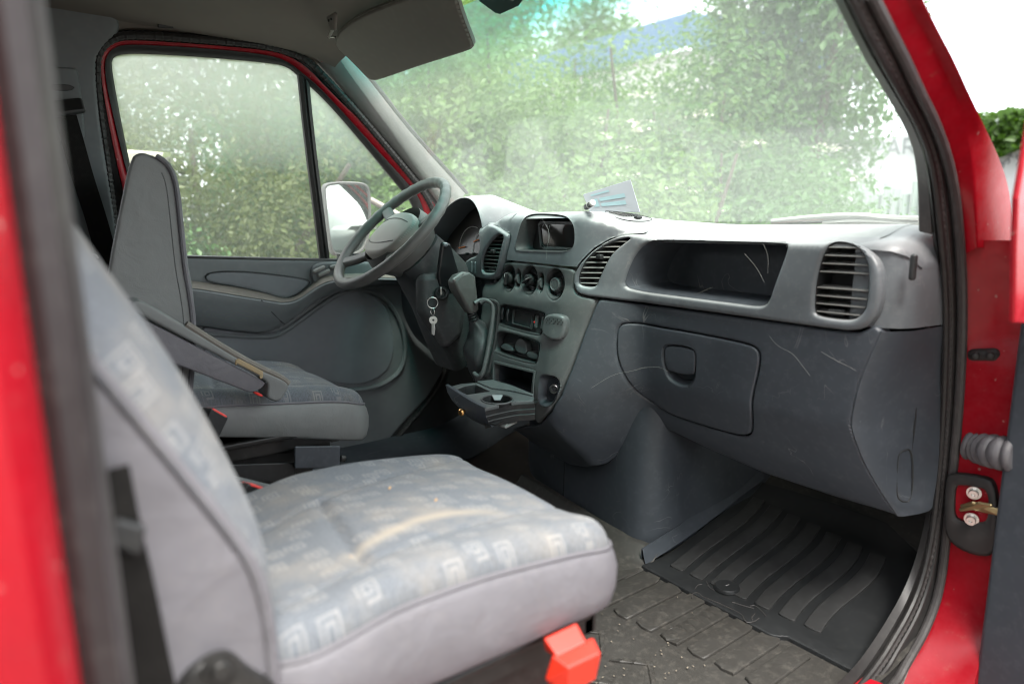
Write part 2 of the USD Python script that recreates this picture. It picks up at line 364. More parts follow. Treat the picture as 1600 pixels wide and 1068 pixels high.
def fabric(name, col, motif, stain=True):
    """woven seat cloth with scattered nested-square motifs; uv in metres"""
    n = {
        'tc': ('texture_coordinate', {}),
        'mp': ('mapping', {'rotation': (0, 0, 0.0)}),
        'vo': ('voronoi_texture', {'dimensions': '2D', 'metric': 'chebychev', 'feature': 'f1', 'use_normalize': False, 'scale': 28.0, 'randomness': 0.7}),
        'lo': ('vector_math', {'math_type': 'subtract'}), 'sx': ('separate_xyz', {}), 'mx': ('math', {'math_type': 'maximum'}),
        'q': ('math', {'math_type': 'greater_than', 'value2': -0.004}),
        'core': ('math', {'math_type': 'less_than', 'value2': 0.14}),
        'qc': ('math', {'math_type': 'maximum'}),
        'fr': ('math', {'math_type': 'multiply', 'value2': 6.2}), 'fr2': ('math', {'math_type': 'fraction'}), 'ring': ('math', {'math_type': 'greater_than', 'value2': 0.5}),
        'lim': ('math', {'math_type': 'less_than', 'value2': 0.40}),
        'sc': ('separate_color', {}), 'pick': ('math', {'math_type': 'greater_than', 'value2': 0.38}),
        'a1': ('math', {'math_type': 'multiply'}), 'a2': ('math', {'math_type': 'multiply'}), 'a3': ('math', {'math_type': 'multiply'}),
        'nz': ('noise_texture', {'scale': 330.0, 'detail': 2.0}), 'fade': ('noise_texture', {'scale': 16.0, 'detail': 3.0}),
        'fm': ('map_range', {'from_min': 0.3, 'from_max': 0.65, 'to_min': 0.6, 'to_max': 1.0, 'clamp': True}), 'a4': ('math', {'math_type': 'multiply'}),
        'base': ('rgb_ramp', {'ramp': [(0.3, tuple(np.array(col) * .8)), (0.7, tuple(np.array(col) * 1.2))]}),
        'mm': ('mix_color', {'b': motif}),
        'big': ('noise_texture', {'scale': 8.0, 'detail': 6.0, 'roughness': 0.7}),
        'bm': ('map_range', {'from_min': 0.46, 'from_max': 0.74, 'to_min': 0.0, 'to_max': 0.5, 'clamp': True}),
        's1': ('mix_color', {'b': (0.27, 0.235, 0.19)}),
        'at': ('attribute', {'attribute': 'stain'}), 's2': ('mix_color', {'b': (0.30, 0.26, 0.205)}),
        'b': ('bump', {'strength': 0.5, 'distance': 0.001}),
        'p': ('principled_bsdf', {'roughness': 0.85, 'specular_ior_level': 0.2, 'sheen_weight': 0.06, 'sheen_roughness': 0.5})}
    links = [('tc.UV', 'mp.vector'), ('mp.vector', 'vo.vector'), ('mp.vector', 'lo.vector1'), ('vo.position', 'lo.vector2'), ('lo.vector', 'sx.vector'), ('sx.x', 'mx.value1'), ('sx.y', 'mx.value2'), ('mx.value', 'q.value1'),
             ('vo.distance', 'core.value1'), ('q.value', 'qc.value1'), ('core.value', 'qc.value2'),
             ('vo.distance', 'fr.value1'), ('fr.value', 'fr2.value1'), ('fr2.value', 'ring.value1'), ('vo.distance', 'lim.value1'), ('vo.color', 'sc.color'), ('sc.r', 'pick.value1'),
             ('ring.value', 'a1.value1'), ('lim.value', 'a1.value2'), ('a1.value', 'a2.value1'), ('qc.value', 'a2.value2'), ('a2.value', 'a3.value1'), ('pick.value', 'a3.value2'),
             ('tc.UV', 'nz.vector'), ('tc.UV', 'fade.vector'), ('fade.fac', 'fm.value'), ('a3.value', 'a4.value1'), ('fm.result', 'a4.value2'), ('nz.fac', 'base.fac'), ('base.color', 'mm.a'), ('a4.value', 'mm.fac'),
             ('tc.UV', 'big.vector'), ('big.fac', 'bm.value'), ('mm.result', 's1.a'), ('bm.result', 's1.fac'), ('s1.result', 's2.a'), ('at.fac', 's2.fac'), ('s2.result', 'p.base_color'), ('nz.fac', 'b.height'), ('b.normal', 'p.normal')]
    return usdkit.material(stage, L(name), n, links, surface='p.BSDF')
M['cloth'] = fabric('patterned_seat_cloth', (0.112, 0.122, 0.136), (0.19, 0.194, 0.198))

def pane(name, tint, dust, dust_hi, z0=None, z1=None, band=None, speck=900.0):
    """window glass: clear, reflecting by fresnel, with a film of dry dust that catches the light"""
    nodes = {
        'g': ('geometry', {}), 'n': ('noise_texture', {'scale': 3.2, 'detail': 6.0, 'roughness': 0.7}), 'n2': ('noise_texture', {'scale': speck, 'detail': 2.0, 'roughness': 0.8}),
        'd1': ('map_range', {'from_min': 0.3, 'from_max': 0.75, 'to_min': dust * .95, 'to_max': dust * 1.08, 'clamp': True}),
        'd2': ('map_range', {'from_min': 0.58, 'from_max': 0.72, 'to_min': 0.0, 'to_max': dust * 1.6, 'clamp': True}),
        'da': ('math', {'math_type': 'add', 'use_clamp': True}), 'db': ('math', {'math_type': 'add', 'use_clamp': True}),
        'z': ('separate_xyz', {}), 'zr': ('map_range', {'from_min': z0 or 0, 'from_max': z1 or 1, 'to_min': 0.0, 'to_max': dust_hi, 'clamp': True}),
        't': ('transparent_bsdf', {'color': tint}),
        'df': ('diffuse_bsdf', {'color': (0.72, 0.74, 0.70)}), 'tl': ('translucent_bsdf', {'color': (0.78, 0.86, 0.77)}), 'dm': ('mix_closure', {'fac': 0.72}),
        'gl': ('glossy_bsdf', {'roughness': 0.12, 'color': (1, 1, 1)}), 'fr': ('fresnel', {'IOR': 1.5}),
        'frs': ('math', {'math_type': 'multiply', 'value2': 0.14}),
        'm1': ('mix_closure', {}), 'm2': ('mix_closure', {})}
    links = [('g.position', 'n.vector'), ('g.position', 'n2.vector'), ('n.fac', 'd1.value'), ('n2.fac', 'd2.value'), ('d1.result', 'da.value1'), ('d2.result', 'da.value2'), ('g.position', 'z.vector'), ('z.z', 'zr.value'), ('da.value', 'db.value1'), ('zr.result', 'db.value2'),
             ('df.BSDF', 'dm.closure1'), ('tl.BSDF', 'dm.closure2'), ('t.BSDF', 'm1.closure1'), ('dm.closure', 'm1.closure2'), ('db.value', 'm1.fac'), ('m1.closure', 'm2.closure1'), ('gl.BSDF', 'm2.closure2'), ('fr.fac', 'frs.value1'), ('frs.value', 'm2.fac')]
    if band:
        nodes['br'] = ('map_range', {'from_min': band[0], 'from_max': band[1], 'to_min': 0.0, 'to_max': 1.0, 'clamp': True}); nodes['bc'] = ('mix_color', {'a': tint, 'b': band[2]})
        links += [('z.z', 'br.value'), ('br.result', 'bc.fac'), ('bc.result', 't.color')]
    return usdkit.material(stage, L(name), nodes, links, surface='m2.closure')
M['windscreen'] = pane('dusty_windscreen_glass', (0.92, 0.97, 0.93), 0.075, 0.0, band=(1.21, 1.29, (0.01, 0.58, 0.53)))
M['sideglass'] = pane('dirty_side_glass', (0.94, 0.96, 0.93), 0.05, 0.78, z0=0.99, z1=1.33)

def leaf(name, c0, c1):
    return usdkit.material(stage, L(name), {
        'g': ('geometry', {}), 'r': ('rgb_ramp', {'ramp': [(0.0, c0), (0.7, c1), (1.0, tuple(np.array(c1) * 1.4 + np.array([.02, .01, 0])))]}),
        'p': ('principled_bsdf', {'roughness': 0.45, 'specular_ior_level': 0.35}), 't': ('translucent_bsdf', {}), 'h': ('hsv', {'value': 1.3, 'saturation': 1.1}), 'm': ('mix_closure', {'fac': 0.42})},
        [('g.random_per_island', 'r.fac'), ('r.color', 'p.base_color'), ('r.color', 'h.color'), ('h.color', 't.color'), ('p.BSDF', 'm.closure1'), ('t.BSDF', 'm.closure2')], surface='m.closure')
M['leaf_light'] = leaf('light_green_leaves', (0.105, 0.185, 0.050), (0.28, 0.40, 0.13))
M['leaf_mid'] = leaf('mid_green_leaves', (0.070, 0.145, 0.044), (0.20, 0.32, 0.11))
M['leaf_dark'] = leaf('dark_green_leaves', (0.036, 0.095, 0.042), (0.105, 0.20, 0.085))
M['leaf_ivy'] = leaf('ivy_leaves', (0.05, 0.11, 0.012), (0.15, 0.25, 0.03))
M['leaf_dry'] = leaf('olive_leaves', (0.080, 0.105, 0.028), (0.25, 0.29, 0.075))
M['near_seal'] = plastic('dark_door_seal', (0.017, 0.012, 0.013), 0.45, dust=0.08, grain=400)
M['bark'] = plastic('bark', (0.07, 0.052, 0.04), 0.9, grain=60, bump=1.0, dust=0.2)
M['ground'] = plastic('gravel_ground', (0.16, 0.145, 0.125), 0.95, grain=60, bump=1.0, dust=0.3)
M['wall'] = plastic('white_rendered_wall', (0.50, 0.51, 0.52), 0.85, grain=30, bump=0.3, dust=0.12, dustcol=(0.35, 0.35, 0.34))
M['stone'] = plastic('pale_stone', (0.34, 0.33, 0.27), 0.9, grain=40, bump=1.0, dust=0.4, dustcol=(0.18, 0.2, 0.12))
M['blue_roof'] = plain('blue_sheet_roof', (0.05, 0.115, 0.22), 0.5)
M['pale_wall'] = plain('pale_building_wall', (0.55, 0.54, 0.52), 0.8)
M['grey_letter'] = plain('grey_letter_paint', (0.20, 0.21, 0.22), 0.7)
M['fence'] = plain('grey_green_fence', (0.24, 0.29, 0.27), 0.6)
# ---------------------------------------------------------------- dashboard
BX = np.array([1.0, 0, 0])
def sstep(a, b, t): t = np.clip((np.asarray(t, float) - a) / (b - a), 0, 1); return t * t * (3 - 2 * t)
_pas = PchipInterpolator([.16, .24, .28, .34, .40, .458, .50, .55, .62, .70, .76, .90], [1.46, 1.385, 1.355, 1.315, 1.285, 1.262, 1.257, 1.252, 1.247, 1.247, 1.250, 1.262])
_cen = PchipInterpolator([.10, .20, .24, .30, .36, .42, .50, .60, .645, .66, .69, .74, .80, .90], [1.33, 1.24, 1.20, 1.135, 1.095, 1.078, 1.088, 1.112, 1.116, 1.122, 1.133, 1.130, 1.135, 1.15])
_drv = PchipInterpolator([.10, .30, .38, .45, .55, .70, .90], [1.45, 1.36, 1.27, 1.20, 1.16, 1.155, 1.16])
def base_x(y, z):
    y, z = np.asarray(y, float), np.asarray(z, float)
    a = sstep(.58, .765, y); b = sstep(1.06, 1.16, y)
    return (_pas(z) * (1 - a) + _cen(z) * a) * (1 - b) + _drv(z) * b
def ztop(y): y = np.asarray(y, float); return .810 + .056 * sstep(.56, .74, y) - .035 * sstep(1.0, 1.12, y)
RT = 0.03
def F(y, z):
    y, z = np.asarray(y, float), np.asarray(z, float)
    k = np.clip((z - (ztop(y) - RT)) / RT, 0, 1)
    return base_x(y, z) + RT * (1 - np.sqrt(np.clip(1 - k * k, 0, 1)))
def dash(ab, lift=0.0): ab = np.asarray(ab, float); return np.stack([F(ab[:, 0], ab[:, 1]) - lift, ab[:, 0], ab[:, 1]], 1)
def D(pts):
    """photo points -> (y, z) on the dash face"""
    return np.array([hit(u, v, lambda p: p[0] - float(F(p[1], min(p[2], float(ztop(p[1]))))), .8, 3.0)[1:] for u, v in pts])
def DP(pts, n=90, smooth=True): q = D(pts); return Polygon(smooth_curve(q, n, True) if smooth else q)

dashboard = thing('dashboard', 'long grey moulded dashboard with vents, shelf and centre console below the windscreen', 'dashboard')

vent_l = DP([(991.5, 370), (970, 373.4), (949, 382), (930.6, 393), (917.5, 406), (910, 421), (906, 434), (907, 443), (914, 446.6), (933.4, 448.4), (938, 436), (945.6, 419), (957, 397), (973.8, 382)])
vent_r = DP([(1302, 378), (1315, 376.4), (1332, 379), (1347, 389), (1356, 404), (1360, 421), (1360, 445), (1358, 466), (1354, 483.7), (1343, 495.5), (1332, 499), (1311, 497.6), (1283, 493), (1275, 488), (1276, 460), (1279.5, 432), (1286, 406), (1293.5, 389)])
tray = DP([(977.5, 440), (985, 417.5), (996, 395), (1011, 380), (1030, 374.8), (1067, 374.5), (1140, 377), (1222, 379), (1235, 382.4), (1231, 395), (1214, 440.6), (1205, 468.6), (1199, 476), (1188, 478.3), (1160, 474.5), (1049, 460.5), (1011, 456), (985, 450.5), (978.5, 445.6)], 110)
upper = DP([(1340, 517), (1365, 505), (1378, 480), (1382, 440), (1375, 405), (1355, 385), (1310, 373), (1190, 368), (1060, 366), (1009, 365.5), (977, 367), (955, 374), (930.6, 389), (912, 408), (900.6, 425), (898, 440), (900.6, 453), (910, 460.6), (936, 464), (992.5, 472), (1100, 485), (1200, 499), (1300, 513)], 160)
def lifted(h): return lambda ab: dash(ab, h)
upper = upper.intersection(Polygon([(y, float(ztop(y)) - .009) for y in np.linspace(-.02, .9, 60)] + [(.9, .3), (-.02, .3)]))
put(dashboard, 'upper_panel', panel(upper.difference(shapely.union_all([vent_l, vent_r, tray])), lifted(.010), BX, r=.009, skirt=.022, step=.010, fine=.0032, steps=4), M['dash'])
tin = Polygon(np.array(tray.exterior.coords))
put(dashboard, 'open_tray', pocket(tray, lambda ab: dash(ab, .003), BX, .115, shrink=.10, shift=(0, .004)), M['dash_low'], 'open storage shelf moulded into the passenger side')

def vent(hole, n, name='air_vent', knob=None, gap=(), back=.05, label=None):
    g = put(dashboard, name, pocket(hole, lambda ab: dash(ab, .004), BX, back, shrink=.04), M['dark'], label)
    y0, z0, y1, z1 = hole.bounds
    for i in range(n):
        z = z1 - (z1 - z0) * (i + .75) / (n + .35)
        if i in gap: continue
        s = hole.intersection(LineString([(y0 - 1, z), (y1 + 1, z)]))
        if s.is_empty: continue
        a, b = s.bounds[0], s.bounds[2]
        ys = np.linspace(a - .001, b + .001, 6)
        x = F(ys, np.full(6, z))
        prof = []
        rows = []
        for dx, dz in ((-.002, 0), (-.0005, .0015), (.022, .005), (.022, .0028), (-.0005, -.0012)):
            rows.append(np.stack([x + dx, ys, np.full(6, z + dz)], 1))
        put(g, 'slat', loft(np.array(rows).transpose(1, 0, 2), closed=True), M['slat'])
    if knob is not None:
        ky, kz = D([knob])[0]; kx = float(F(ky, kz))
        put(g, 'slider_knob', rbox((.014, .017, .012), .004, (kx - .004, ky, kz)), M['dark'])
    ky = y0 + (y1 - y0) * .62; kz = z0 + (z1 - z0) * .055
    put(g, 'thumb_wheel', cat(*[box((float(F(ky, kz)) + .002, ky - .014 + k * .004, kz - .002), (float(F(ky, kz)) + .012, ky - .0115 + k * .004, kz + .008)) for k in range(7)], box((float(F(ky, kz)) + .004, ky - .016, kz - .003), (float(F(ky, kz)) + .014, ky + .016, kz + .006))), M['console'])
    return g
vent(vent_l, 9, knob=(939, 401), label='curved air vent between the console and the shelf')
vent(vent_r, 9, gap=(4,), label='air vent by the passenger door with one slat missing')

# glovebox and lower panel
lid = DP([(975.6, 504.3), (967.4, 511), (964.3, 527.4), (965.3, 558), (971.5, 574.8), (982, 595.4), (1006.5, 622), (1043.6, 645), (1085, 659), (1126, 671.6), (1157, 679.5), (1169, 679), (1174.5, 671.6), (1174.5, 645), (1173.5, 624), (1177.6, 603.6), (1184, 577), (1187, 556), (1181.7, 544), (1167, 537.7), (1085, 521), (1023, 511)], 130)
grip = DP([(1039.5, 537.7), (1064, 538.7), (1083, 544), (1088, 551), (1088, 572.7), (1086, 595), (1076.6, 604.7), (1060, 602.6), (1043.6, 591), (1036.4, 570.7), (1035, 548)], 60)
flap = DP([(1039, 540), (1062, 541), (1083, 546), (1087, 552), (1086.5, 570), (1085, 586), (1066, 584.5), (1052, 581), (1042, 577), (1038.3, 560)], 50)
crease = [(1378, 518), (1371, 535), (1358, 562), (1345, 595), (1336, 630), (1330, 665), (1338, 690), (1352, 725), (1375, 765), (1403, 806)]
low = D([(936, 467), (992.5, 475), (1100, 488), (1200, 502), (1300, 516), (1340, 520), (1366, 509)] + crease + [(1385, 800), (1300, 775), (1190, 738), (1100, 698), (1050, 674)])
low2 = D([(1050, 674), (1020, 667), (1003, 672), (985, 688), (962, 712), (940, 726), (915, 730), (890, 726), (860, 708), (830, 690), (800, 669), (838, 664), (845, 662), (860.6, 644), (876, 617.6), (895, 570), (913, 518), (929, 479), (936, 467)])
lower = Polygon(np.vstack([low, low2[1:-1]]))
cut = lid.buffer(.0022)
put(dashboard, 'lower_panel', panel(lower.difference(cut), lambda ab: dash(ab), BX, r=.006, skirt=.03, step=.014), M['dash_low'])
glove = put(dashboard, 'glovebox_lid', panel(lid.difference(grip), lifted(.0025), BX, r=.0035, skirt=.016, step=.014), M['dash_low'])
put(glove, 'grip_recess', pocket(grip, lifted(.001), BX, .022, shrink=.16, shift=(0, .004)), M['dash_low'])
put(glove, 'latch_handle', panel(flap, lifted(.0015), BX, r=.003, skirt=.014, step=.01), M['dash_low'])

# console
knob_px = [((795, 435), 9.3, 20), ((827, 437.5), 12, 22), ((866.6, 444), 14, 23.6)]
wheel_px = [((809, 435.6), 4, 15), ((844.7, 441.5), 4, 15.5)]
def ell(c, a, b, n=40, tilt=0.12): return DP([(c[0] + a * math.cos(t) + tilt * b * math.sin(t) * -.6, c[1] + b * math.sin(t) + .1 * a * math.cos(t)) for t in np.linspace(0, 2 * np.pi, 28, endpoint=False)], n)
kn = [ell(*k) for k in knob_px]
wh = [ell(*k, n=24) for k in wheel_px]
switch = DP([(779, 475.5), (800, 478), (850, 488), (851, 494), (846, 521), (842, 524), (800, 513), (777, 506), (775.5, 500)], 60)
cass = DP([(774, 516.6), (800, 521), (842, 534), (843, 540), (839, 566), (834, 568), (800, 560), (771, 549), (769, 544)], 60)
din = DP([(772.8, 565), (835.7, 580.5), (834, 622.8), (770, 596.6)], 60, False)
sock = DP([(845, 586), (860, 586.5), (871, 591), (873.7, 602), (871, 614), (864, 630), (856, 635), (848, 634), (841, 629), (841, 610), (842.5, 592)], 50)
drawer_hole = D([(747, 600), (766, 598), (800, 612), (834, 627), (835.5, 660), (790, 652), (750, 640)])
cons = D([(787, 407.5), (840, 412.5), (899, 418.5), (897, 432), (895, 442), (897, 455), (908, 463.5), (932, 467.5), (925, 481), (910, 519), (892, 570), (873, 617), (857.6, 643), (843, 660), (838, 662), (836.5, 626), (834.6, 624.8), (769, 598.5), (752, 600), (741, 596), (745, 560), (750, 500), (753, 468), (756, 441), (772, 443), (782, 435), (786, 421)])
consp = Polygon(smooth_curve(cons, 220, True))
holes = shapely.union_all(kn + wh + [switch, cass, din, sock])
put(dashboard, 'console_panel', panel(consp.difference(holes), lambda ab: dash(ab), BX, r=.005, skirt=.05, step=.011), M['console'])
for p in kn: put(dashboard, 'dial_recess', pocket(p, lambda ab: dash(ab), BX, .018, shrink=.18), M['darkmatte'])
def dash_frame(px, lift=0.0):
    y, z = D([px])[0]; e = 1e-3
    n = unit([-1, float(F(y + e, z) - F(y - e, z)) / (2 * e), float(F(y, z + e) - F(y, z - e)) / (2 * e)])
    o = np.array([float(F(y, z)), y, z]) + n * lift
    ay = unit(np.cross([0, 0, 1.0], n)); az = np.cross(n, ay)       # ay: towards the passenger? right-handed with n
    return o, n, ay, az
for i, (c, a, b) in enumerate(knob_px):
    o, n, ay, az = dash_frame(c)
    if i < 2:
        k = put(dashboard, 'rotary_knob', lathe([(.0001, .008), (.0128, .008), (.0155, .0058), (.0168, -.014)], o, n, 24), M['dark'])
        s, cc = (math.sin(math.radians(80)), math.cos(math.radians(80))) if i == 0 else (math.sin(math.radians(28)), math.cos(math.radians(28)))
        d = ay * cc + az * s
        put(k, 'pointer_bar', hull([o + n * .005 + d * .0150, o + n * .005 - d * .0150, o + n * .013 + d * .0135, o + n * .013 - d * .0135], .0030), M['dark'])
        put(k, 'pointer_mark', hull([o + n * .0162 + d * .0125, o + n * .0162 + d * .006], .0008), M['white_print'])
    else:
        put(dashboard, 'blank_dial', lathe([(.0001, .0005), (.0125, .0005), (.014, .0020), (.0165, .0015), (.0178, -.002), (.0182, -.014)], o, n, 28), M['console'])
for c, a, b in wheel_px:
    o, n, ay, az = dash_frame(c)
    m = [lathe([(.0001, -.004), (.0125, -.004), (.0125, .004), (.0001, .004)], o - n * .006, ay, 26)]
    for k in range(11):
        t = math.radians(-70 + 14 * k); q = o - n * .006 + (n * math.cos(t) + az * math.sin(t)) * .0128
        m.append(hull([q + ay * .0042, q - ay * .0042], .0008))
    put(dashboard, 'thumb_wheel', cat(*m), M['console'])
# switch row
sw = put(dashboard, 'switch_row', pocket(switch, lambda ab: dash(ab), BX, .012, shrink=.03), M['darkmatte'])
for c in ((783.4, 490), (791.8, 492)):
    o, n, ay, az = dash_frame(c, -.004)
    put(sw, 'rocker_switch', hull([o + az * .013, o - az * .013, o + n * .003], .0045), M['black_gloss'])
slot = DP([(799.5, 484.5), (829, 491.5), (826.5, 513), (797.5, 505)], 40, False)
put(sw, 'open_slot', cat(pocket(slot, lifted(-.004), BX, .06, shrink=.02), panel(slot.buffer(.0035).difference(slot), lifted(-.006), BX, r=.001, skirt=.006, step=.01)), M['darkmatte'])
for c in ((834.3, 502), (844.5, 504.5)):
    o, n, ay, az = dash_frame(c, -.010)
    put(sw, 'blanking_cap', hull([o + az * .012, o - az * .012], .0062), M['console'])
o, n, ay, az = dash_frame((833.6, 502.8), -.0035)
put(sw, 'red_warning_lamp', lathe([(.0001, .0028), (.002, .002), (.0026, 0)], o, n, 14), M['redplastic'])
# cassette pocket
cs = put(dashboard, 'cassette_pocket', pocket(cass, lambda ab: dash(ab), BX, .03, shrink=.06), M['darkmatte'])
for pts in ([(776, 545), (777, 539), (784, 536), (792, 540), (796, 548), (793, 551)], [(816, 557), (817, 550), (824, 549), (836, 556), (837, 562), (828, 563)], [(797, 548), (800, 534), (805, 528), (814, 531), (818, 548), (814, 556)]):
    put(cs, 'cassette_clip', panel(DP(pts, 30), lifted(-.012), BX, r=.003, skirt=.02, step=.01), M['console'])
# radio bay
dn = put(dashboard, 'radio_bay', pocket(din, lambda ab: dash(ab), BX, .10, shrink=.03), M['dash_low'], 'empty radio bay with a metal edge')
put(dn, 'bay_frame', panel(din.buffer(.003).difference(din.buffer(-.0035)), lifted(.003), BX, r=.0012, skirt=.02, step=.012), M['console'])
# square button pad to the side of the switches
pad = DP([(857, 494), (866, 489), (883, 491), (891, 498), (890, 515), (884, 528), (876, 531), (862, 527), (853, 521), (854, 505)], 50)
pd = put(dashboard, 'square_cover', panel(pad, lifted(.017), BX, r=.007, skirt=.018, step=.006, steps=5), M['console'])
for r_ in range(3):
    for k in range(5):
        o, n, ay, az = dash_frame((862 + 4.6 * k + (r_ % 2) * 2, 497 + .6 * k + 3.6 * r_), .0172)
        put(pd, 'grip_dimple', lathe([(.0001, .0006), (.0014, .0003), (.0018, -.0006)], o, n, 8), M['dark'])
# power socket
so = put(dashboard, 'socket_recess', pocket(sock, lambda ab: dash(ab), BX, .022, shrink=.22, shift=(-.004, .004)), M['dash_low'])
o, n, ay, az = dash_frame((864, 609), -.015)
put(so, 'power_socket', lathe([(.0085, -.02), (.0085, .004), (.0095, .006), (.0115, .005), (.012, -.01)], o, n, 24), M['steel'])
put(so, 'socket_well', lathe([(.0001, -.012), (.0086, -.012)], o, n, 24), M['dark'])

# display pod above the console, up to the top edge
ptop = [(y, float(ztop(y))) for y in np.linspace(.60, 1.03, 26)]
pl = D([(787.5, 405.5), (840, 410.5), (901, 416.5), (909, 406), (928, 387), (953, 372.5), (976, 365.6), (1008, 364)])
pl2 = D([(789, 407), (791, 408), (799, 371), (797, 364)])
disp_o = DP([(803.4, 391), (808.5, 367.4), (815, 347), (823.7, 336), (842, 332.8), (884, 335.5), (894, 344.5), (898, 359), (898, 381), (891, 393.5), (859, 393.5), (815, 392)], 90)
disp_i = DP([(829.5, 349), (896, 350.5), (896.5, 388), (830, 386)], 50, False)
y_edge = max(pl[-1][0], .60)
top_pts = [(y, float(ztop(y)) - 1e-4) for y in np.linspace(pl[-1][0] + .002, pl2[-1][0], 40)]
pod = Polygon(np.vstack([pl, top_pts, pl2[::-1]])).buffer(0)
if pod.geom_type != 'Polygon': pod = max(pod.geoms, key=lambda g: g.area)
put(dashboard, 'display_pod', panel(pod.difference(disp_o), lambda ab: dash(ab), BX, r=0.0, skirt=.004, step=.010), M['dash'])
dp = put(dashboard, 'display_bay', pocket(disp_o, lambda ab: dash(ab), BX, .045, shrink=.12, shift=(-.006, -.002)), M['darkmatte'], 'dark display bay with cobwebs')
dd = lambda h: (lambda ab: dash(ab, h))
put(dp, 'display_screen', panel(disp_i, lambda ab: np.stack([F(ab[:, 0], np.full(len(ab), .78)) + .038, ab[:, 0], ab[:, 1]], 1), BX, r=.001, skirt=.006, step=.03), M['screen'])
put(dp, 'display_bezel', panel(disp_i.buffer(.006).difference(disp_i.buffer(-.001)), lambda ab: np.stack([F(ab[:, 0], np.full(len(ab), .78)) + .034, ab[:, 0], ab[:, 1]], 1), BX, r=.001, skirt=.006, step=.03), M['console'])

fl = D([(791, 408), (799, 371), (797, 364), (788, 361), (776, 352), (757, 345)])
flp = Polygon(np.vstack([fl, [[y, float(ztop(y)) - 1e-4] for y in np.linspace(1.22, .985, 24)], [[fl[0][0] - .03, .78]]])).buffer(0)
if flp.geom_type != 'Polygon': flp = max(flp.geoms, key=lambda g: g.area)
put(dashboard, 'pod_flank', panel(flp, lambda ab: dash(ab, -.002), BX, r=0, skirt=.004, step=.012), M['dash'])

# driver's side vent panel beside the instruments
vent_d = DP([(783, 366), (790, 366.6), (791.6, 371), (788, 384), (784, 401), (780, 421), (775, 427), (758, 425.5), (757, 416), (758, 401), (764.7, 386), (773, 374)], 70)
vp = DP([(728, 427), (734, 431), (772, 438), (781.5, 431), (788, 408), (797, 371), (796.7, 366), (788, 361), (776, 352), (757, 345), (757, 385), (750, 399), (737, 403), (729, 412)], 120)
put(dashboard, 'vent_panel', panel(vp.difference(vent_d), lifted(.012), BX, r=.006, skirt=.03, step=.010), M['dash'])
vent(vent_d, 10, knob=(773, 393), label='narrow air vent beside the instruments')
for c in ((742.5, 417), (749, 418)):
    o, n, ay, az = dash_frame(c, .0118)
    put(dashboard, 'blanking_cap', hull([o + az * .013, o - az * .013], .0042), M['dash'])

# dash top
ys = np.r_[np.linspace(.078, 1.66, 110)]
def xw(y): return 1.425 + .05 * (1 - ((np.asarray(y) - .85) / .8) ** 2)
zwin = .834 + .012 * sstep(.45, .75, ys)
under = (ys > 1.13) & (ys < 1.50)
rows = [dash(np.stack([ys, ztop(ys) - .016], 1), -.004)]; rows[0][under, 0] = 1.30
for k in np.linspace(0, 1, 12):
    zt = ztop(ys) - .0001
    x0 = np.where(under, 1.30, F(ys, zt)); zz = zt + (zwin - zt) * sstep(0, 1, k) * 1.0 + .004 * math.sin(k * math.pi)
    groove = -.006 * np.exp(-((k - .42) / .07) ** 2) * sstep(.62, .52, ys) * sstep(.10, .16, ys)
    rows.append(np.stack([x0 + (xw(ys) - x0) * k, ys, zz + groove], 1))
put(dashboard, 'top_cover', loft(rows), M['dash'])
# defroster grille on the top
gv = group_of(dashboard, 'defroster_grille')
def topz(x, y):
    x0 = float(F(y, float(ztop(y)) - 1e-4)); k = min(max((x - x0) / (float(xw(y)) - x0), 0), 1); z = float(ztop(y)); return z + (.834 + .012 * float(sstep(.45, .75, y)) - z) * float(sstep(0, 1, k)) + .004 * math.sin(k * math.pi)
def top_hit(u, v): return hit(u, v, lambda p: p[2] - topz(p[0], p[1]), .9, 2.6)
for k in range(7):
    a, b = top_hit(952 + k * 7.0, 333.2 + .5 * k), top_hit(975 + k * 4.2, 338.5 + .2 * k)
    put(gv, 'slat', hull([a + [0, 0, .003], b + [0, 0, .003]], .0016), M['dark'])
a = top_hit(997, 341.5)
put(gv, 'slider_knob', rbox((.02, .012, .006), .0025, a + [0, 0, .003]), M['dark'])
put(gv, 'grille_frame', tube(smooth_curve(np.array([top_hit(*q) + [0, 0, .0008] for q in ((943, 330.5), (962, 341), (985, 346), (1010, 346.5), (1021, 343), (1010, 338.5), (980, 333), (950, 329.8))]), 60, True), .0011, 6, True), M['dark'])

# end cap by the passenger door
ce = D(crease); ce3 = np.stack([F(ce[:, 0], ce[:, 1]), ce[:, 0], ce[:, 1]], 1); ce3 = smooth_curve(ce3, 40)
zq = ce3[:, 2]
bulge = np.sin(np.linspace(0, np.pi, 40))
mid = np.stack([ce3[:, 0] + .045, np.clip(ce3[:, 1] - .028, .012, None), zq], 1)
out = np.stack([np.full(40, 1.452) - .02 * sstep(.35, .27, zq), np.full(40, .006), zq], 1)
in0 = ce3 + np.array([.0015, .004, 0])
endm = loft([in0, ce3, ce3 + np.array([.008, -.0075, 0]), mid, out, out + np.array([.03, .004, 0])])
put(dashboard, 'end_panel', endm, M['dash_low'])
nz_ = 26
zc_ = np.linspace(.652, float(ztop(.078)) - 1e-4, nz_)
uc = np.vstack([dash(np.stack([np.full(nz_, .078), zc_], 1)), [[F(.078, zc_[-1]) + (1.42 - F(.078, zc_[-1])) * k, .078, zc_[-1] + (.834 - zc_[-1]) * float(sstep(0, 1, k)) + .004 * math.sin(k * math.pi)] for k in np.linspace(.1, 1, 10)]])
up_ = np.r_[np.linspace(0, 1, nz_) ** 2, np.ones(10)]; uc[-14:, 2] -= .0015
uc[:nz_ - 4, 0] += .007
um = uc + np.stack([.006 + .0 * up_, np.full(36, -.030), -.003 * up_], 1)
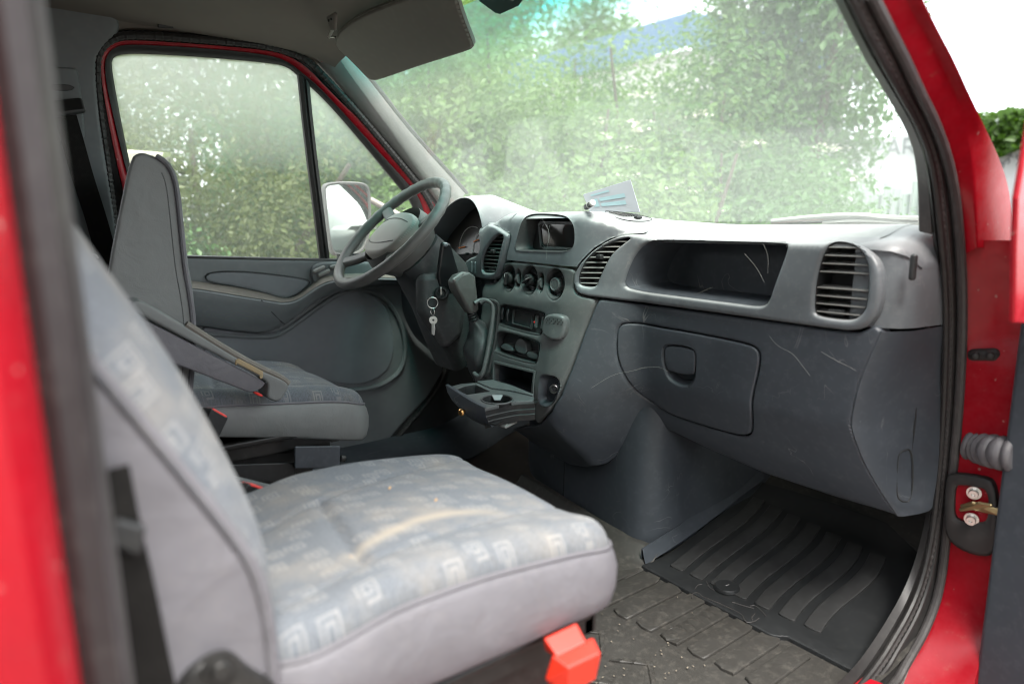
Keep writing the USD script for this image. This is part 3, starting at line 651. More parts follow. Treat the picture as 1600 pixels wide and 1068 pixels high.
un = uc + np.stack([.020 + .004 * up_, np.full(36, -.050), -.014 * up_], 1)
uo = uc + np.stack([.050 + .0 * up_, np.full(36, -.064), -.040 * up_], 1); uo[:, 0] = np.minimum(uo[:, 0], 1.45)
ue = uo.copy(); ue[:, 0] = 1.478; ue[:, 1] = .006; ue[:, 2] -= .004
put(dashboard, 'end_cap', loft([uc + [.0, .03, -.004], uc, um, un, uo, ue]), M['dash'])
q = P(1425, 418, y=.013)
put(dashboard, 'cap_slot', hull([q + [0, -.002, .018], q + [0, -.002, -.016]], .006), M['dark'])
def mesh_hit(mesh, u, v):
    o, d = CAM, ray(u, v); t = mesh.triangles; e1, e2 = t[:, 1] - t[:, 0], t[:, 2] - t[:, 0]; h = np.cross(d, e2); a_ = (e1 * h).sum(1); a_[np.abs(a_) < 1e-14] = 1e-14
    s_ = o - t[:, 0]; uu = (s_ * h).sum(1) / a_; q_ = np.cross(s_, e1); vv = (q_ @ d) / a_; tt = (e2 * q_).sum(1) / a_
    ok = (uu > -1e-4) & (vv > -1e-4) & (uu + vv < 1.0002) & (tt > .1)
    return o + d * tt[ok].min() if ok.any() else P(u, v, y=.012)
fcv = smooth_curve(np.array([mesh_hit(endm, *q) for q in ((1409, 704), (1427, 700), (1426, 782), (1409, 784), (1400, 773), (1403, 711))]), 50, True)
put(dashboard, 'fuse_cover', tube(fcv, .0016, 6, True), M['dark'])
# dark core behind the panels
put(dashboard, 'inner_carrier', cat(box((1.385, .03, .36), (1.41, 1.62, .80))), M['dark'])
kn_y = np.linspace(1.0, 1.64, 40); kn_z = np.linspace(.34, .72, 26)
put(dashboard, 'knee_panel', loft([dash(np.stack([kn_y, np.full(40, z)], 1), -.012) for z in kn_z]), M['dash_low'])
cl_y = np.linspace(.69, 1.05, 24)
put(dashboard, 'console_side', loft([np.stack([F(np.full(20, 1.04), np.linspace(.30, .73, 20)) + .002 + k, np.full(20, 1.04 + .0 * k), np.linspace(.30, .73, 20)], 1) for k in (0, .06, .15)]), M['console'])

# instrument hood
arch_px = [(664, 400), (666, 385), (668, 372), (679, 350.5), (695.6, 325), (711, 312), (724, 306.7), (736, 309), (746, 322), (753, 345), (756, 367), (756, 384), (752, 396)]
XH = 1.150
arch = smooth_curve(C(arch_px, x=XH), 60)
cen = np.array([XH, 1.30, .78])
def scaled(c, k, dx, dz=0): q = cen + (c - cen) * k; q[:, 0] = XH + dx; q[:, 2] += dz; return q
rear = np.stack([np.full(60, 1.44), 1.30 + (arch[:, 1] - 1.30) * 1.5, .846 + 0 * arch[:, 2]], 1)
hood = put(dashboard, 'instrument_hood', loft([scaled(arch, .88, .085), scaled(arch, .94, .02), scaled(arch, .965, .004), scaled(arch, .985, 0), scaled(arch, 1.0, .004), scaled(arch, 1.035, .03), scaled(arch, 1.06, .09, .0), .55 * scaled(arch, 1.06, .09) + .45 * rear, rear]), M['dash'])
face_y, face_z = scaled(arch, .88, .1)[:, 1], scaled(arch, .88, .1)[:, 2]
facep = Polygon(np.stack([face_y, face_z], 1)).buffer(.002)
XF = XH + .066
put(hood, 'instrument_face', panel(facep, lambda ab: np.stack([XF + .25 * (ab[:, 1] - .78), ab[:, 0], ab[:, 1]], 1), BX, r=0, skirt=.002, step=.03), M['dial_face'])
def on_face(u, v, off=.0015): return hit(u, v, lambda p: p[0] - (XF + .25 * (p[2] - .78) - off), .8, 3)
for cx, cy, ra, rb in ((739, 388, 21, 34), (768, 402, 30, 50)):
    arc = np.array([on_face(cx + ra * math.cos(t), cy - rb * math.sin(t)) for t in np.linspace(math.radians(70), math.radians(182), 20)])
    arc = arc[[facep.contains(shapely.Point(p[1], p[2])) for p in arc]]
    if len(arc) > 3:
        put(hood, 'dial_scale', tube(arc, .0009, 5), M['white_print'])
for a, b in (((717, 387), (727, 385)), ((740, 377.5), (748, 374))):
    put(hood, 'dial_needle', tube(np.array([on_face(*a, .004), on_face(*b, .004)]), .0018, 6), M['orange_needle'])
for u in (729.5, 740):
    p = on_face(u, 396.5, .004)
    put(hood, 'reset_knob', rbox((.012, .009, .008), .003, p), M['dark'])
# ---------------------------------------------------------------- van body
van = thing('van_body', 'red van bodyshell with open passenger doorway, pillars, roof and windscreen', 'van')
def yd(z): return 1.67 - .15 * np.maximum(0, np.asarray(z, float) - .75)           # inner face of the driver's side, leaning in above the sill
def DS(u, v, off=0.0): return hit(u, v, lambda p: p[1] - float(yd(p[2])) + off, 1.0, 4.0)
def dcurve(pts, n, closed=False, off=0.0): return smooth_curve(np.array([DS(u, v, off) for u, v in pts]), n, closed)

# floor and footwells
def toe(x): x = np.asarray(x, float); return np.where(x < 1.28, 0, np.where(x < 1.62, .27 * (x - 1.28) * sstep(1.2, 1.5, x), .27 * .34 + (x - 1.62) * .9))
fx = np.r_[np.linspace(-1.2, 1.2, 14), np.linspace(1.22, 1.90, 28)]
put(van, 'floor', loft([np.stack([np.full(12, x), np.linspace(-.01, 1.72, 12), np.full(12, float(toe(x)))], 1) for x in fx]), M['floor'])
put(van, 'firewall', box((1.80, .0, .0), (1.84, 1.72, .74)), M['dark'])
carp = Polygon([(.75, 1.06), (1.42, 1.06), (1.72, 1.10), (1.72, 1.50), (1.45, 1.47), (1.30, 1.44), (1.12, 1.47), (.75, 1.50)])
put(van, 'driver_floor_covering', panel(carp.buffer(-.01), lambda ab: np.stack([ab[:, 0], ab[:, 1], toe(ab[:, 0]) + .008], 1), np.array([0, 0, -1.0]), r=.004, skirt=.008, step=.05), M['carpet'])
sx = np.linspace(.70, 1.70, 30)
put(van, 'driver_sill_trim', loft([np.stack([sx, np.full(30, y), toe(sx) + z], 1) for y, z in ((1.44, .012), (1.50, .022), (1.56, .05), (1.60, .075), (1.66, .08))]), M['dash_low'])
put(van, 'driver_kick_panel', box((.95, 1.655, -.01), (1.84, 1.675, .74)), M['dark'])
# front of the engine tunnel, seen under the dashboard
plan = smooth_curve([(1.50, 1.32), (1.385, 1.20), (1.345, 1.08), (1.30, .84), (1.255, .67), (1.25, .60), (1.30, .558), (1.42, .545), (1.56, .52), (1.74, .48)], 90)
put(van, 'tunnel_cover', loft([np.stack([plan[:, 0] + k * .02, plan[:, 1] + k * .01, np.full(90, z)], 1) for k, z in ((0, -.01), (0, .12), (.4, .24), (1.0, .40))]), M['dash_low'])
sp = P(880, 745, x=1.31)
put(van, 'cover_seam', tube(np.array([[1.3115, sp[1], .03], [1.3125, sp[1] - .002, .13], [1.318, sp[1] - .004, .24]]), .0016, 6), M['dark'])
led = np.array([P(815, 741, z=.055), P(850, 760, z=.056), P(900, 792, z=.055), P(960, 829, z=.050), P(1010, 852, z=.040), P(1032, 858, z=.03)])
led = smooth_curve(led, 50)
down = np.stack([-(.035 + .03 * np.linspace(0, 1, 50)), -.012 * np.linspace(0, 1, 50), np.zeros(50)], 1)
put(van, 'floor_upstand', loft([led + [.03, .006, -.012], led + [.012, .002, .001], led, led + [-.006, -.001, -.004], led + down * .45 + [0, 0, -.018], led + down * .75 + [-.004, 0, -.028], np.stack([led[:, 0] + down[:, 0] * 2.1, led[:, 1] + down[:, 1], np.full(50, .0012)], 1)]), M['floor'])
# moulded ribs of the rubber floor
for k in range(9):
    y = .60 - k * .062
    a, b = (.93 if k < 2 else 1.0 + .005 * k, 1.21)
    put(van, 'floor_rib', panel(Polygon([(a, y), (b, y), (b, y + .044), (a, y + .044)]).buffer(-.004).buffer(.004), lambda ab: np.stack([ab[:, 0], ab[:, 1], .0065 + 0 * ab[:, 0]], 1), np.array([0, 0, -1.0]), r=.003, skirt=.004, step=.05), M['floor'])
for i in range(4):
    for j in range(3):
        x, y = .60 + i * .095, .10 + j * .13
        w = .012
        q = Polygon([(x, y), (x + .05, y + .055), (x, y + .11), (x + w, y + .11), (x + .05 + w * 1.3, y + .055), (x + w, y)])
        put(van, 'floor_tread', panel(q, lambda ab: np.stack([ab[:, 0], ab[:, 1], .005 + 0 * ab[:, 0]], 1), np.array([0, 0, -1.0]), r=.002, skirt=.004, step=.05), M['floor'])

# windscreen
WN = 40
wy = np.linspace(0.012, 1.66, WN)
def wpoint(y, k):
    """k = 0 base .. 1 top edge"""
    s = 1 - ((y - .836) / .824) ** 2
    inset = .025 * k
    z = .80 + .535 * k
    x = 1.455 - .535 * k * 1.02 + (.065 - .02 * k) * s
    return np.stack([x, .836 + (y - .836) * (1 - inset * 1.6), np.full_like(y, z)], 1)
put(van, 'windscreen', loft([wpoint(wy, k) for k in np.linspace(0, 1, 14)]), M['windscreen'], 'dusty windscreen with a teal shade band along its top', smooth=True)
# driver's A-pillar trim (pale), with the black edge of the glass
pi = dcurve([(540, 88), (560, 108), (585, 137), (620, 183), (660, 230), (695, 268), (726, 303)], 40, off=.045)
po = dcurve([(499, 98), (530, 130), (570, 178), (610, 224), (650, 271), (690, 322), (700, 336)], 40, off=.0)
put(van, 'pillar_trim', loft([pi + [.03, .05, .0], pi + [.012, .012, .004], pi, pi * .67 + po * .33 + [0, -.012, 0], pi * .33 + po * .67 + [0, -.012, 0], po, po + [-.004, .03, 0]]), M['trim'], 'pale plastic trim of the far windscreen pillar')
put(van, 'windscreen_edge', tube(pi + [.014, .004, .004], .0065, 6), M['rubber'])
# near A-pillar: trim strip, three seal lips, red jamb and outer skin
near_in = [(1303, -6), (1342, 73), (1378, 135), (1415, 197), (1431, 239), (1437, 290), (1438, 362)]
near_in2 = [(1315, -6), (1353, 73), (1390, 135), (1426, 195), (1443, 239), (1451, 290), (1456, 366)]
near_out = [(1362, -6), (1395, 56), (1415, 95.5), (1437, 146), (1460, 191), (1477, 239), (1488, 281), (1496, 330), (1502, 400), (1504.5, 463), (1503.5, 542), (1498, 640), (1488, 740), (1479, 830), (1470, 924), (1448, 988), (1414, 1045), (1400, 1074), (1330, 1140), (1180, 1230)]
seal_in = [(1316, -6), (1354, 73), (1391, 135), (1427, 195), (1444, 239), (1452, 290), (1458, 350), (1466, 420), (1470, 500), (1468, 600), (1464, 700), (1454, 800), (1441, 865), (1420, 930), (1380, 1000), (1334, 1066), (1270, 1120), (1150, 1200)]
ti, ti2 = smooth_curve(C(near_in, y=.035), 40), smooth_curve(C(near_in2, y=.018), 40)
put(van, 'pillar_trim', loft([ti + [.03, .012, .02], ti + [.003, .004, .003], ti, ti2, ti2 + [.01, -.004, .01]]), M['seal'], 'narrow grey trim strip of the near windscreen pillar')
so_ = smooth_curve(C(near_out, y=-.012), 140); si_ = smooth_curve(C(seal_in, y=.012), 140)
def between(k, dy=0.0): q = si_ * (1 - k) + so_ * k; q = q.copy(); q[:, 1] += dy; return q
put(van, 'door_seal', loft([si_ + [.012, .01, .012], between(.05), between(.35, .008), between(.62, .008), between(.98), so_ + [.012, -.004, .004]]), M['rubber'], 'black rubber seal round the open passenger doorway')
put(van, 'seal_lip', tube(between(.22, -.002), .0060, 8), M['rubber'])
put(van, 'seal_lip', tube(between(.50, -.001), .0055, 8), M['rubber'])
put(van, 'seal_bulb', tube(between(.84, -.006), .0085, 10), M['seal'])
ridge = between(.30, -.005); nr = 420; rp = resample(ridge, nr)
put(van, 'seal_ridges', tube(rp, .0028 + .0011 * np.sin(np.arange(nr) * 2.1), 6), M['seal'])
jf = smooth_curve(C([(1408, -10), (1440, 50), (1468, 100), (1490, 150), (1508, 205), (1518, 260), (1521, 320), (1524, 388)], y=-.034), 60)
ja = resample(smooth_curve(C(near_out[:9], y=-.010), 60), 60)
js = smooth_curve(C([(1438, -10), (1467, 50), (1490, 92), (1512, 142), (1535, 190), (1558, 238), (1575, 285), (1581, 330), (1583, 394)], y=-.052), 60)
jf2 = jf + np.array([.004, -.004, .002])
put(van, 'a_pillar', loft([ja + [.01, .01, .0], ja, ja * .5 + jf * .5, jf, jf2, jf2 * .5 + js * .5 + [-.004, -.004, 0], js, js + [.012, .012, .006], js + [.06, .07, .02]]), M['red'], 'red painted windscreen pillar beside the open door')
# hinge post: red face towards the rear
hy = np.array([-.008, -.03, -.06, -.085, -.105, -.11])
hz = np.linspace(-.12, .806, 40)
fo = so_[np.argsort(so_[:, 2])]; fz, fxx = fo[:, 2], fo[:, 0]
hx = np.interp(hz, fz, fxx)
hx = np.where(hz < .04, np.interp(hz, [-.12, .04], [1.30, np.interp(.04, fz, fxx)]), hx)
post = []
for j, y in enumerate(hy):
    xx = hx * (1 - j / 5 * .7) + (1.462 - .0 * hz) * (j / 5 * .7) + (.02 if j == 5 else 0)
    step_ = .012 * sstep(.60, .615, hz) * min(j, 1)
    post.append(np.stack([xx + step_, np.full(40, y), hz], 1))
put(van, 'hinge_post', loft(post), M['red'])
put(van, 'front_wing', loft([np.stack([np.full(10, x), np.full(10, -.055 + .0 * x), np.linspace(-.35, zt, 10)], 1) for x, zt in ((1.485, .80), (1.6, .78), (1.9, .68), (2.2, .48))]), M['red'])
put(van, 'bonnet', loft([np.stack([np.full(12, x), np.linspace(-.05, 1.72, 12), z - .06 * ((np.linspace(-1, 1, 12)) ** 2)], 1) for x, z in ((1.53, .80), (1.75, .74), (2.0, .62), (2.25, .42), (2.30, .1), (2.30, -.35))]), M['red'])
put(van, 'scuttle', loft([np.stack([xw(wy) + dx, wy, np.full(WN, z)], 1) for dx, z in ((.03, .795), (.07, .80), (.14, .805))]), M['dark'])
put(van, 'door_sill', loft([np.stack([np.linspace(.04, 1.22, 20), np.full(20, y), np.full(20, z)], 1) for y, z in ((.03, .004), (-.02, .012), (-.06, .0), (-.09, -.08), (-.09, -.30))]), M['red'])
# near B-pillar at the rear edge of the doorway
bz = np.linspace(-.30, 1.42, 40)
def bx(z): return np.interp(z, [-.30, .5, .96, 1.42], [.060, .0535, .043, .030])
def brow(dx, y): return np.stack([bx(bz) + dx, np.full(40, y), bz], 1)
put(van, 'b_pillar', loft([brow(-1.0, -.075), brow(-.30, -.075), brow(-.045, -.068), brow(-.034, -.058), brow(-.030, -.045), brow(-.027, -.03), brow(-.02, 0.0)]), M['red'], 'red rear pillar and side panel of the open doorway')
put(van, 'b_pillar_seal', cat(loft([brow(-.028, -.034), brow(-.020, -.040), brow(-.008, -.034), brow(-.002, -.018), brow(-.006, -.004), brow(-.02, .004)])), M['near_seal'], 'rubber seal of the near door pillar')
put(van, 'b_pillar_lip', tube(brow(-.003, .004), .0065, 8), M['seal'])
put(van, 'b_pillar_trim', loft([brow(-.006, .01), brow(-.010, .04), brow(-.03, .07), brow(-.30, .08)]), M['dark'])
put(van, 'side_cantrail', loft([np.stack([np.linspace(-1.0, 1.08, 20), np.full(20, y), z - .10 * sstep(.55, 1.08, np.linspace(-1.0, 1.08, 20))], 1) for y, z in ((.10, 1.35), (.03, 1.32), (-.01, 1.30), (-.05, 1.32), (-.03, 1.42), (.10, 1.47))]), M['red'])
# roof and headliner
ry = np.linspace(-.03, 1.70, 30); rs = 1 - np.abs((ry - .836) / .866) ** 4
put(van, 'roof', loft([np.stack([np.full(30, x), ry, 1.36 + dz + .07 * rs], 1) for x, dz in ((-1.0, .05), (.5, .05), (.75, .03), (.93, -.03))]), M['red'])
cy_ = np.r_[np.linspace(0.02, .20, 8), np.linspace(.25, 1.40, 12), np.linspace(1.43, 1.560, 12)]
def ceil_z(y): s = np.abs((y - .80) / .785); return 1.318 + .055 * np.sqrt(np.clip(1 - s ** 5, 0, 1))
hl = []
for x, dz in ((-1.0, .0), (-.3, .0), (.2, .0), (.5, 0), (.70, -.002), (.80, -.008), (.87, -.020), (.92, -.034)):
    hl.append(np.stack([np.full(len(cy_), x), cy_, ceil_z(cy_) + dz], 1))
put(van, 'headliner', loft(hl), M['headliner'], 'grey-brown woven roof lining')
st = dcurve([(184, 47), (209, 42), (337, 53), (422, 62), (470, 78), (502, 98)], 50, off=.004)
up = st.copy(); up[:, 2] += .075; up[:, 1] -= .055; up[:, 0] += .0
put(van, 'cantrail_lining', loft([st + [0, .03, -.005], st, st + [0, -.012, .014], st * .45 + up * .55 + [0, -.016, .0], up, up + [0, -.16, .012]]), M['headliner'])
for (u0, v0, u1, v1) in ((248, 40, 269, 43.5), (341, 46, 363, 54)):
    a, b = DS(u0, (v0 + v1) / 2, .03), DS(u1, (v0 + v1) / 2 + 1, .03)
    put(van, 'lining_clip', hull([a, b, a + [0, -.004, .010], b + [0, -.004, .010]], .003), M['dark'] if u0 < 300 else M['visor'])

put(van, 'rear_bulkhead', box((-1.05, -.02, -.02), (-1.02, 1.72, 1.40)), M['dark'])
# driver's side B-pillar lining
bp = [(-120, -30), (89, 6), (150, 10), (176, 15), (188, 30), (188, 50), (168, 68), (155, 86), (152, 101), (156, 169), (168, 250), (182, 335), (194, 405), (200, 470), (-120, 560)]
bpy = Polygon(smooth_curve(np.array([DS(u, v, .03)[[0, 2]] for u, v in bp]), 120, True))
side = lambda off: (lambda ab: np.stack([ab[:, 0], yd(ab[:, 1]) - off, ab[:, 1]], 1))
put(van, 'pillar_lining', panel(bpy, side(.03), np.array([0, 1.0, 0]), r=.014, skirt=.04, step=.03), M['door'], 'grey lining of the far door pillar')
put(van, 'lower_side_lining', panel(Polygon([(-1.0, 0.0), (.34, 0.0), (.34, .85), (-1.0, .85)]), side(.012), np.array([0, 1.0, 0]), r=.004, skirt=.03, step=.08), M['vinyl_dark'])
an = Polygon(rrect(1, 1, .08))
def lining_poly(pts, off=.03): return Polygon(smooth_curve(np.array([DS(u, v, off)[[0, 2]] for u, v in pts]), 60, True))
put(van, 'belt_adjuster', panel(lining_poly([(40, 102), (118, 105), (123, 108), (134, 214), (130, 219), (60, 222)], .036), side(.037), np.array([0, 1.0, 0]), r=.006, skirt=.012, step=.02), M['door'])
put(van, 'adjuster_slot', panel(lining_poly([(73, 130), (116, 132), (118, 142), (75, 142)], .04), side(.040), np.array([0, 1.0, 0]), r=.002, skirt=.006, step=.02), M['dark'])
put(van, 'body_seal', None or (lambda p: tube(resample(p, 520), .0105 + .0012 * np.sin(np.arange(520) * 2.4), 8))(dcurve([(186, 420), (178, 345), (166, 253), (154, 169), (149, 108), (153, 78), (176, 58), (209, 53), (337, 63), (422, 71), (470, 88), (494, 106), (540, 155), (575, 195), (640, 272), (668, 308), (684, 345), (700, 420), (704, 500), (702, 555), (690, 595), (665, 632), (640, 660), (606, 702)], 300, off=.016)), M['rubber'], 'black ribbed seal round the driver door')

# wipers behind the glass
for i, pts in enumerate(([(1206, 346), (1240, 342), (1300, 337.5), (1345, 336.5), (1382, 341.5), (1437, 344)], [(1286, 350), (1332, 345.5), (1380, 347), (1437, 352)])):
    w = smooth_curve(C(pts, x=1.60), 24)
    wp = thing('windscreen_wiper', ['long pale wiper arm lying along the foot of the windscreen', 'short pale wiper blade below the longer arm at the windscreen foot'][i], 'wiper')
    put(wp, 'arm', tube(w, np.linspace(.006, .009, 24), 8), M['trim'])
    put(wp, 'blade', tube(w + [.012, 0, -.010], .005, 6), M['rubber'])

# ---------------------------------------------------------------- driver's door
ddoor = thing('driver_door', 'closed driver door with red window frame, grey lining and dirty glass', 'van door')
YB = np.array([0, 1.0, 0])
def xz(pts, off=0.0): return np.array([DS(u, v, off)[[0, 2]] for u, v in pts])
# red frame
ro = dcurve([(215, 400), (194, 304), (182, 253), (169, 189), (158.6, 128), (157, 94.5), (164, 74), (189, 62.4), (236, 64), (337, 71), (422, 79), (455, 89), (481, 106), (506, 133), (540, 167), (567, 191), (648, 282), (669, 304), (690, 338), (700, 400)], 160, off=.012)
ri = dcurve([(236, 402), (214, 325), (196, 263), (182, 205), (169, 148), (163, 111), (165, 88), (178, 74), (202, 69), (337, 77), (418, 86), (449, 96), (474, 116), (500, 138), (540, 181), (567, 211), (642, 292), (656, 312), (668, 350), (672, 400)], 160, off=.004)
put(ddoor, 'window_frame', loft([ro + [0, .03, 0], ro + [0, .006, 0], ro, ro * .6 + ri * .4 + [0, -.004, 0], ri, ri + [0, .02, 0]]), M['red'], 'red painted window frame')
tn_ = np.gradient(ro, axis=0); no_ = np.stack([tn_[:, 2], 0 * tn_[:, 0], -tn_[:, 0]], 1); no_ /= np.linalg.norm(no_, axis=1, keepdims=True) + 1e-9
no_ = -no_ if ((ro - ro.mean(0)) * no_).sum() < 0 else no_
put(ddoor, 'door_edge', loft([ro + [0, .010, 0], ro + no_ * .012 + [0, .012, 0], ro + no_ * .04 + [0, .02, 0]]), M['rubber'])
rg = dcurve([(241, 402), (219, 325), (204, 263), (187, 180), (173, 101), (176, 90), (189, 84), (230, 83.5), (337, 90), (420, 98), (449, 103), (470, 122), (500, 148), (535, 186), (562, 218), (630, 298), (646, 318), (655, 360), (658, 402)], 160, off=-.006)
put(ddoor, 'window_rubber', loft([ri + [0, .004, 0], ri + [0, -.004, 0], ri * .5 + rg * .5 + [0, -.007, 0], rg + [0, -.002, 0], rg + [0, .012, 0]]), M['rubber'])
gp = Polygon(np.vstack([rg[:, [0, 2]], [[rg[-1, 0], .68], [rg[0, 0], .68]]])).buffer(.006)
put(ddoor, 'window_glass', panel(gp, side(-.010), YB, r=0, skirt=.003, step=.04), M['sideglass'], 'dirty side window', smooth=True)
dv = np.array([DS(u, v, .0) for u, v in ((473, 108), (480, 180), (488, 250), (497, 320), (508, 408))])
dv = resample(dv, 20)
put(ddoor, 'window_divider', loft([dv + [-.016, .012, 0], dv + [-.015, 0, 0], dv + [-.004, -.004, 0], dv + [.002, .001, 0], dv + [.006, -.004, 0], dv + [.017, 0, 0], dv + [.018, .012, 0]]), M['rubber'], 'black bar between the window and its quarter light')
# lining
edge = xz([(699, 405), (703, 470), (699, 540), (691, 585), (668, 622), (640, 652), (600, 697)], .02)
main = Polygon(np.vstack([xz([(206, 399), (290, 399), (420, 402.5), (560, 405), (660, 407)], .02), edge, [[.95, .03], [.30, .03]]]))
ins = Polygon(smooth_curve(xz([(310, 507), (330, 512), (412, 522), (436, 517), (462, 500), (507, 467), (532, 455), (560, 452), (588, 463), (607, 487), (616, 530), (613, 562), (600, 585), (560, 604), (480, 590), (330, 600), (322, 560)], .02), 120, True))
put(ddoor, 'door_lining', panel(main, side(.020), YB, r=.012, skirt=.04, step=.02), M['door'], 'dark grey moulded door lining')
put(ddoor, 'lower_insert', panel(ins, side(.027), YB, r=.006, skirt=.012, step=.025), M['door_in'], 'smooth blue-grey insert')
grv = dcurve([(300, 520), (420, 528), (440, 521), (470, 500), (510, 470), (545, 452), (575, 452), (606, 468), (627, 505), (634, 545), (628, 575), (612, 592), (585, 606), (545, 610)], 100, off=.022)
put(ddoor, 'speaker_surround', tube(grv, .011, 8, flat=.8), M['door'])
put(ddoor, 'sill_trim', tube(dcurve([(206, 401), (290, 402), (420, 405), (560, 407), (664, 409)], 40, off=.014), .006, 8), M['rubber'])
oval = Polygon(smooth_curve(xz([(319, 434), (325, 426), (355, 423), (400, 425), (460, 432), (487, 438), (478, 449), (460, 462), (443, 466), (415, 457), (370, 447), (328, 441)], .025), 80, True))
put(ddoor, 'oval_insert', panel(oval, side(.026), YB, r=.005, skirt=.01, step=.02), M['door_in'])
put(ddoor, 'oval_seam', tube(np.array([side(.0265)(np.array([q]))[0] for q in np.array(oval.exterior.coords)[:-1]]), .0022, 6, True), M['dark'])
t0 = dcurve([(150, 428), (295, 437), (325, 442), (370, 448), (415, 457.5), (443, 466.5), (462, 463), (488, 443), (505, 428), (560, 425), (640, 428)], 70, off=.024)
t1 = dcurve([(150, 440), (295, 449), (330, 454), (370, 461), (421, 469), (443, 473), (466, 468), (490, 450), (512, 438), (560, 432), (640, 435)], 70, off=.085)
lo_ = dcurve([(150, 497), (310, 506), (350, 513), (390, 517.5), (412, 518), (436, 512), (460, 497), (490, 473), (510, 461), (560, 447), (640, 442)], 70, off=.055)
cut_ = 44
arm = group_of(ddoor, 'armrest', 'curved armrest sweeping up to the window switches')
put(arm, 'pad_top', loft([t0 + [0, .01, -.003], t0, t1 + [0, .008, .001], t1]), M['arm_pad'], 'worn beige top of the armrest')
put(arm, 'body', loft([t1 + [0, .002, -.001], t1 + [0, -.005, -.006], t1 * .7 + lo_ * .3 + [0, -.014, 0], t1 * .3 + lo_ * .7 + [0, -.012, 0], lo_, lo_ + [0, .02, -.006], lo_ + [0, .06, .004]]), M['door'])
sm = t1 * .5 + lo_ * .5
k0 = np.argmin(np.abs(sm[:, 0] - P(428, 490, y=1.6)[0]))
put(arm, 'joint_line', tube(np.array([t1[k0 - 3] + [0, -.004, -.003], (t1 * .6 + lo_ * .4)[k0 - 1] + [0, -.0135, 0], (t1 * .2 + lo_ * .8)[k0 + 1] + [0, -.0105, 0], lo_[k0 + 2]]), .0016, 6), M['dark'])
swp = Polygon(smooth_curve(xz([(484, 428), (489, 414), (505, 409), (560, 409), (640, 410), (640, 428), (560, 430), (506, 441), (492, 447)], .03), 60, True))
put(ddoor, 'switch_plate', panel(swp, side(.032), YB, r=.006, skirt=.012, step=.02), M['door'])
for (a, b) in (((491, 424), (505, 417.5)), ((499, 429.5), (513, 423)), ((518, 417), (531, 414))):
    p, q = DS(*a, .036), DS(*b, .036)
    put(ddoor, 'window_switch', hull([p, q], .0062), M['trim'])
hp = dcurve([(552, 441), (566, 448), (588, 449), (603, 443), (606, 438)], 24, off=.04)
put(ddoor, 'door_pull', tube(hp, .0055, 8), M['door'])
put(ddoor, 'outer_skin', loft([np.stack([np.linspace(.30, 1.48, 12), np.full(12, 1.74 - .02 * abs(z - .4)), np.full(12, z)], 1) for z in np.linspace(-.30, .69, 8)]), M['red'])

# door mirror outside
mir = thing('door_mirror', 'large square door mirror on a pale arm outside the driver window', 'mirror')
def MP(u, v, y=1.86): return P(u, v, y=y)
mo = smooth_curve(np.array([MP(*q) for q in ((505, 296), (506, 288), (516, 284.5), (540, 283.5), (563, 284.5), (574, 289), (578, 300), (579.5, 345), (575, 380), (560, 400), (525, 402), (514, 390))]), 70, True)
mn = unit(np.cross(MP(575, 290) - MP(506, 290), MP(506, 290) - MP(512, 380)))
if mn @ (CAM - mo.mean(0)) < 0: mn = -mn
mc = mo.mean(0)
def mring(k, d): return mc + (mo - mc) * k + mn * d
put(mir, 'shell', loft([mring(.55, -.075), mring(.86, -.06), mring(1.0, -.02), mring(1.0, .004), mring(.975, .010), mring(.93, .008), mring(.91, -.002)], closed=True, cap=True), M['mirror_shell'])
mg = mring(.915, .001)
tilt = np.array([0.0, 0, 0])
put(mir, 'mirror_glass', tm(np.vstack([mg, mg.mean(0)]), [[i, (i + 1) % 70, 70] for i in range(70)]), M['mirror'])
put(mir, 'arm', tube(np.array([P(578, 312, y=1.90), P(612, 330, y=1.88), P(652, 352, y=1.80), P(690, 372, y=1.72)]), .012, 10), plastic('arm_plastic', (.30, .26, .24), .5))
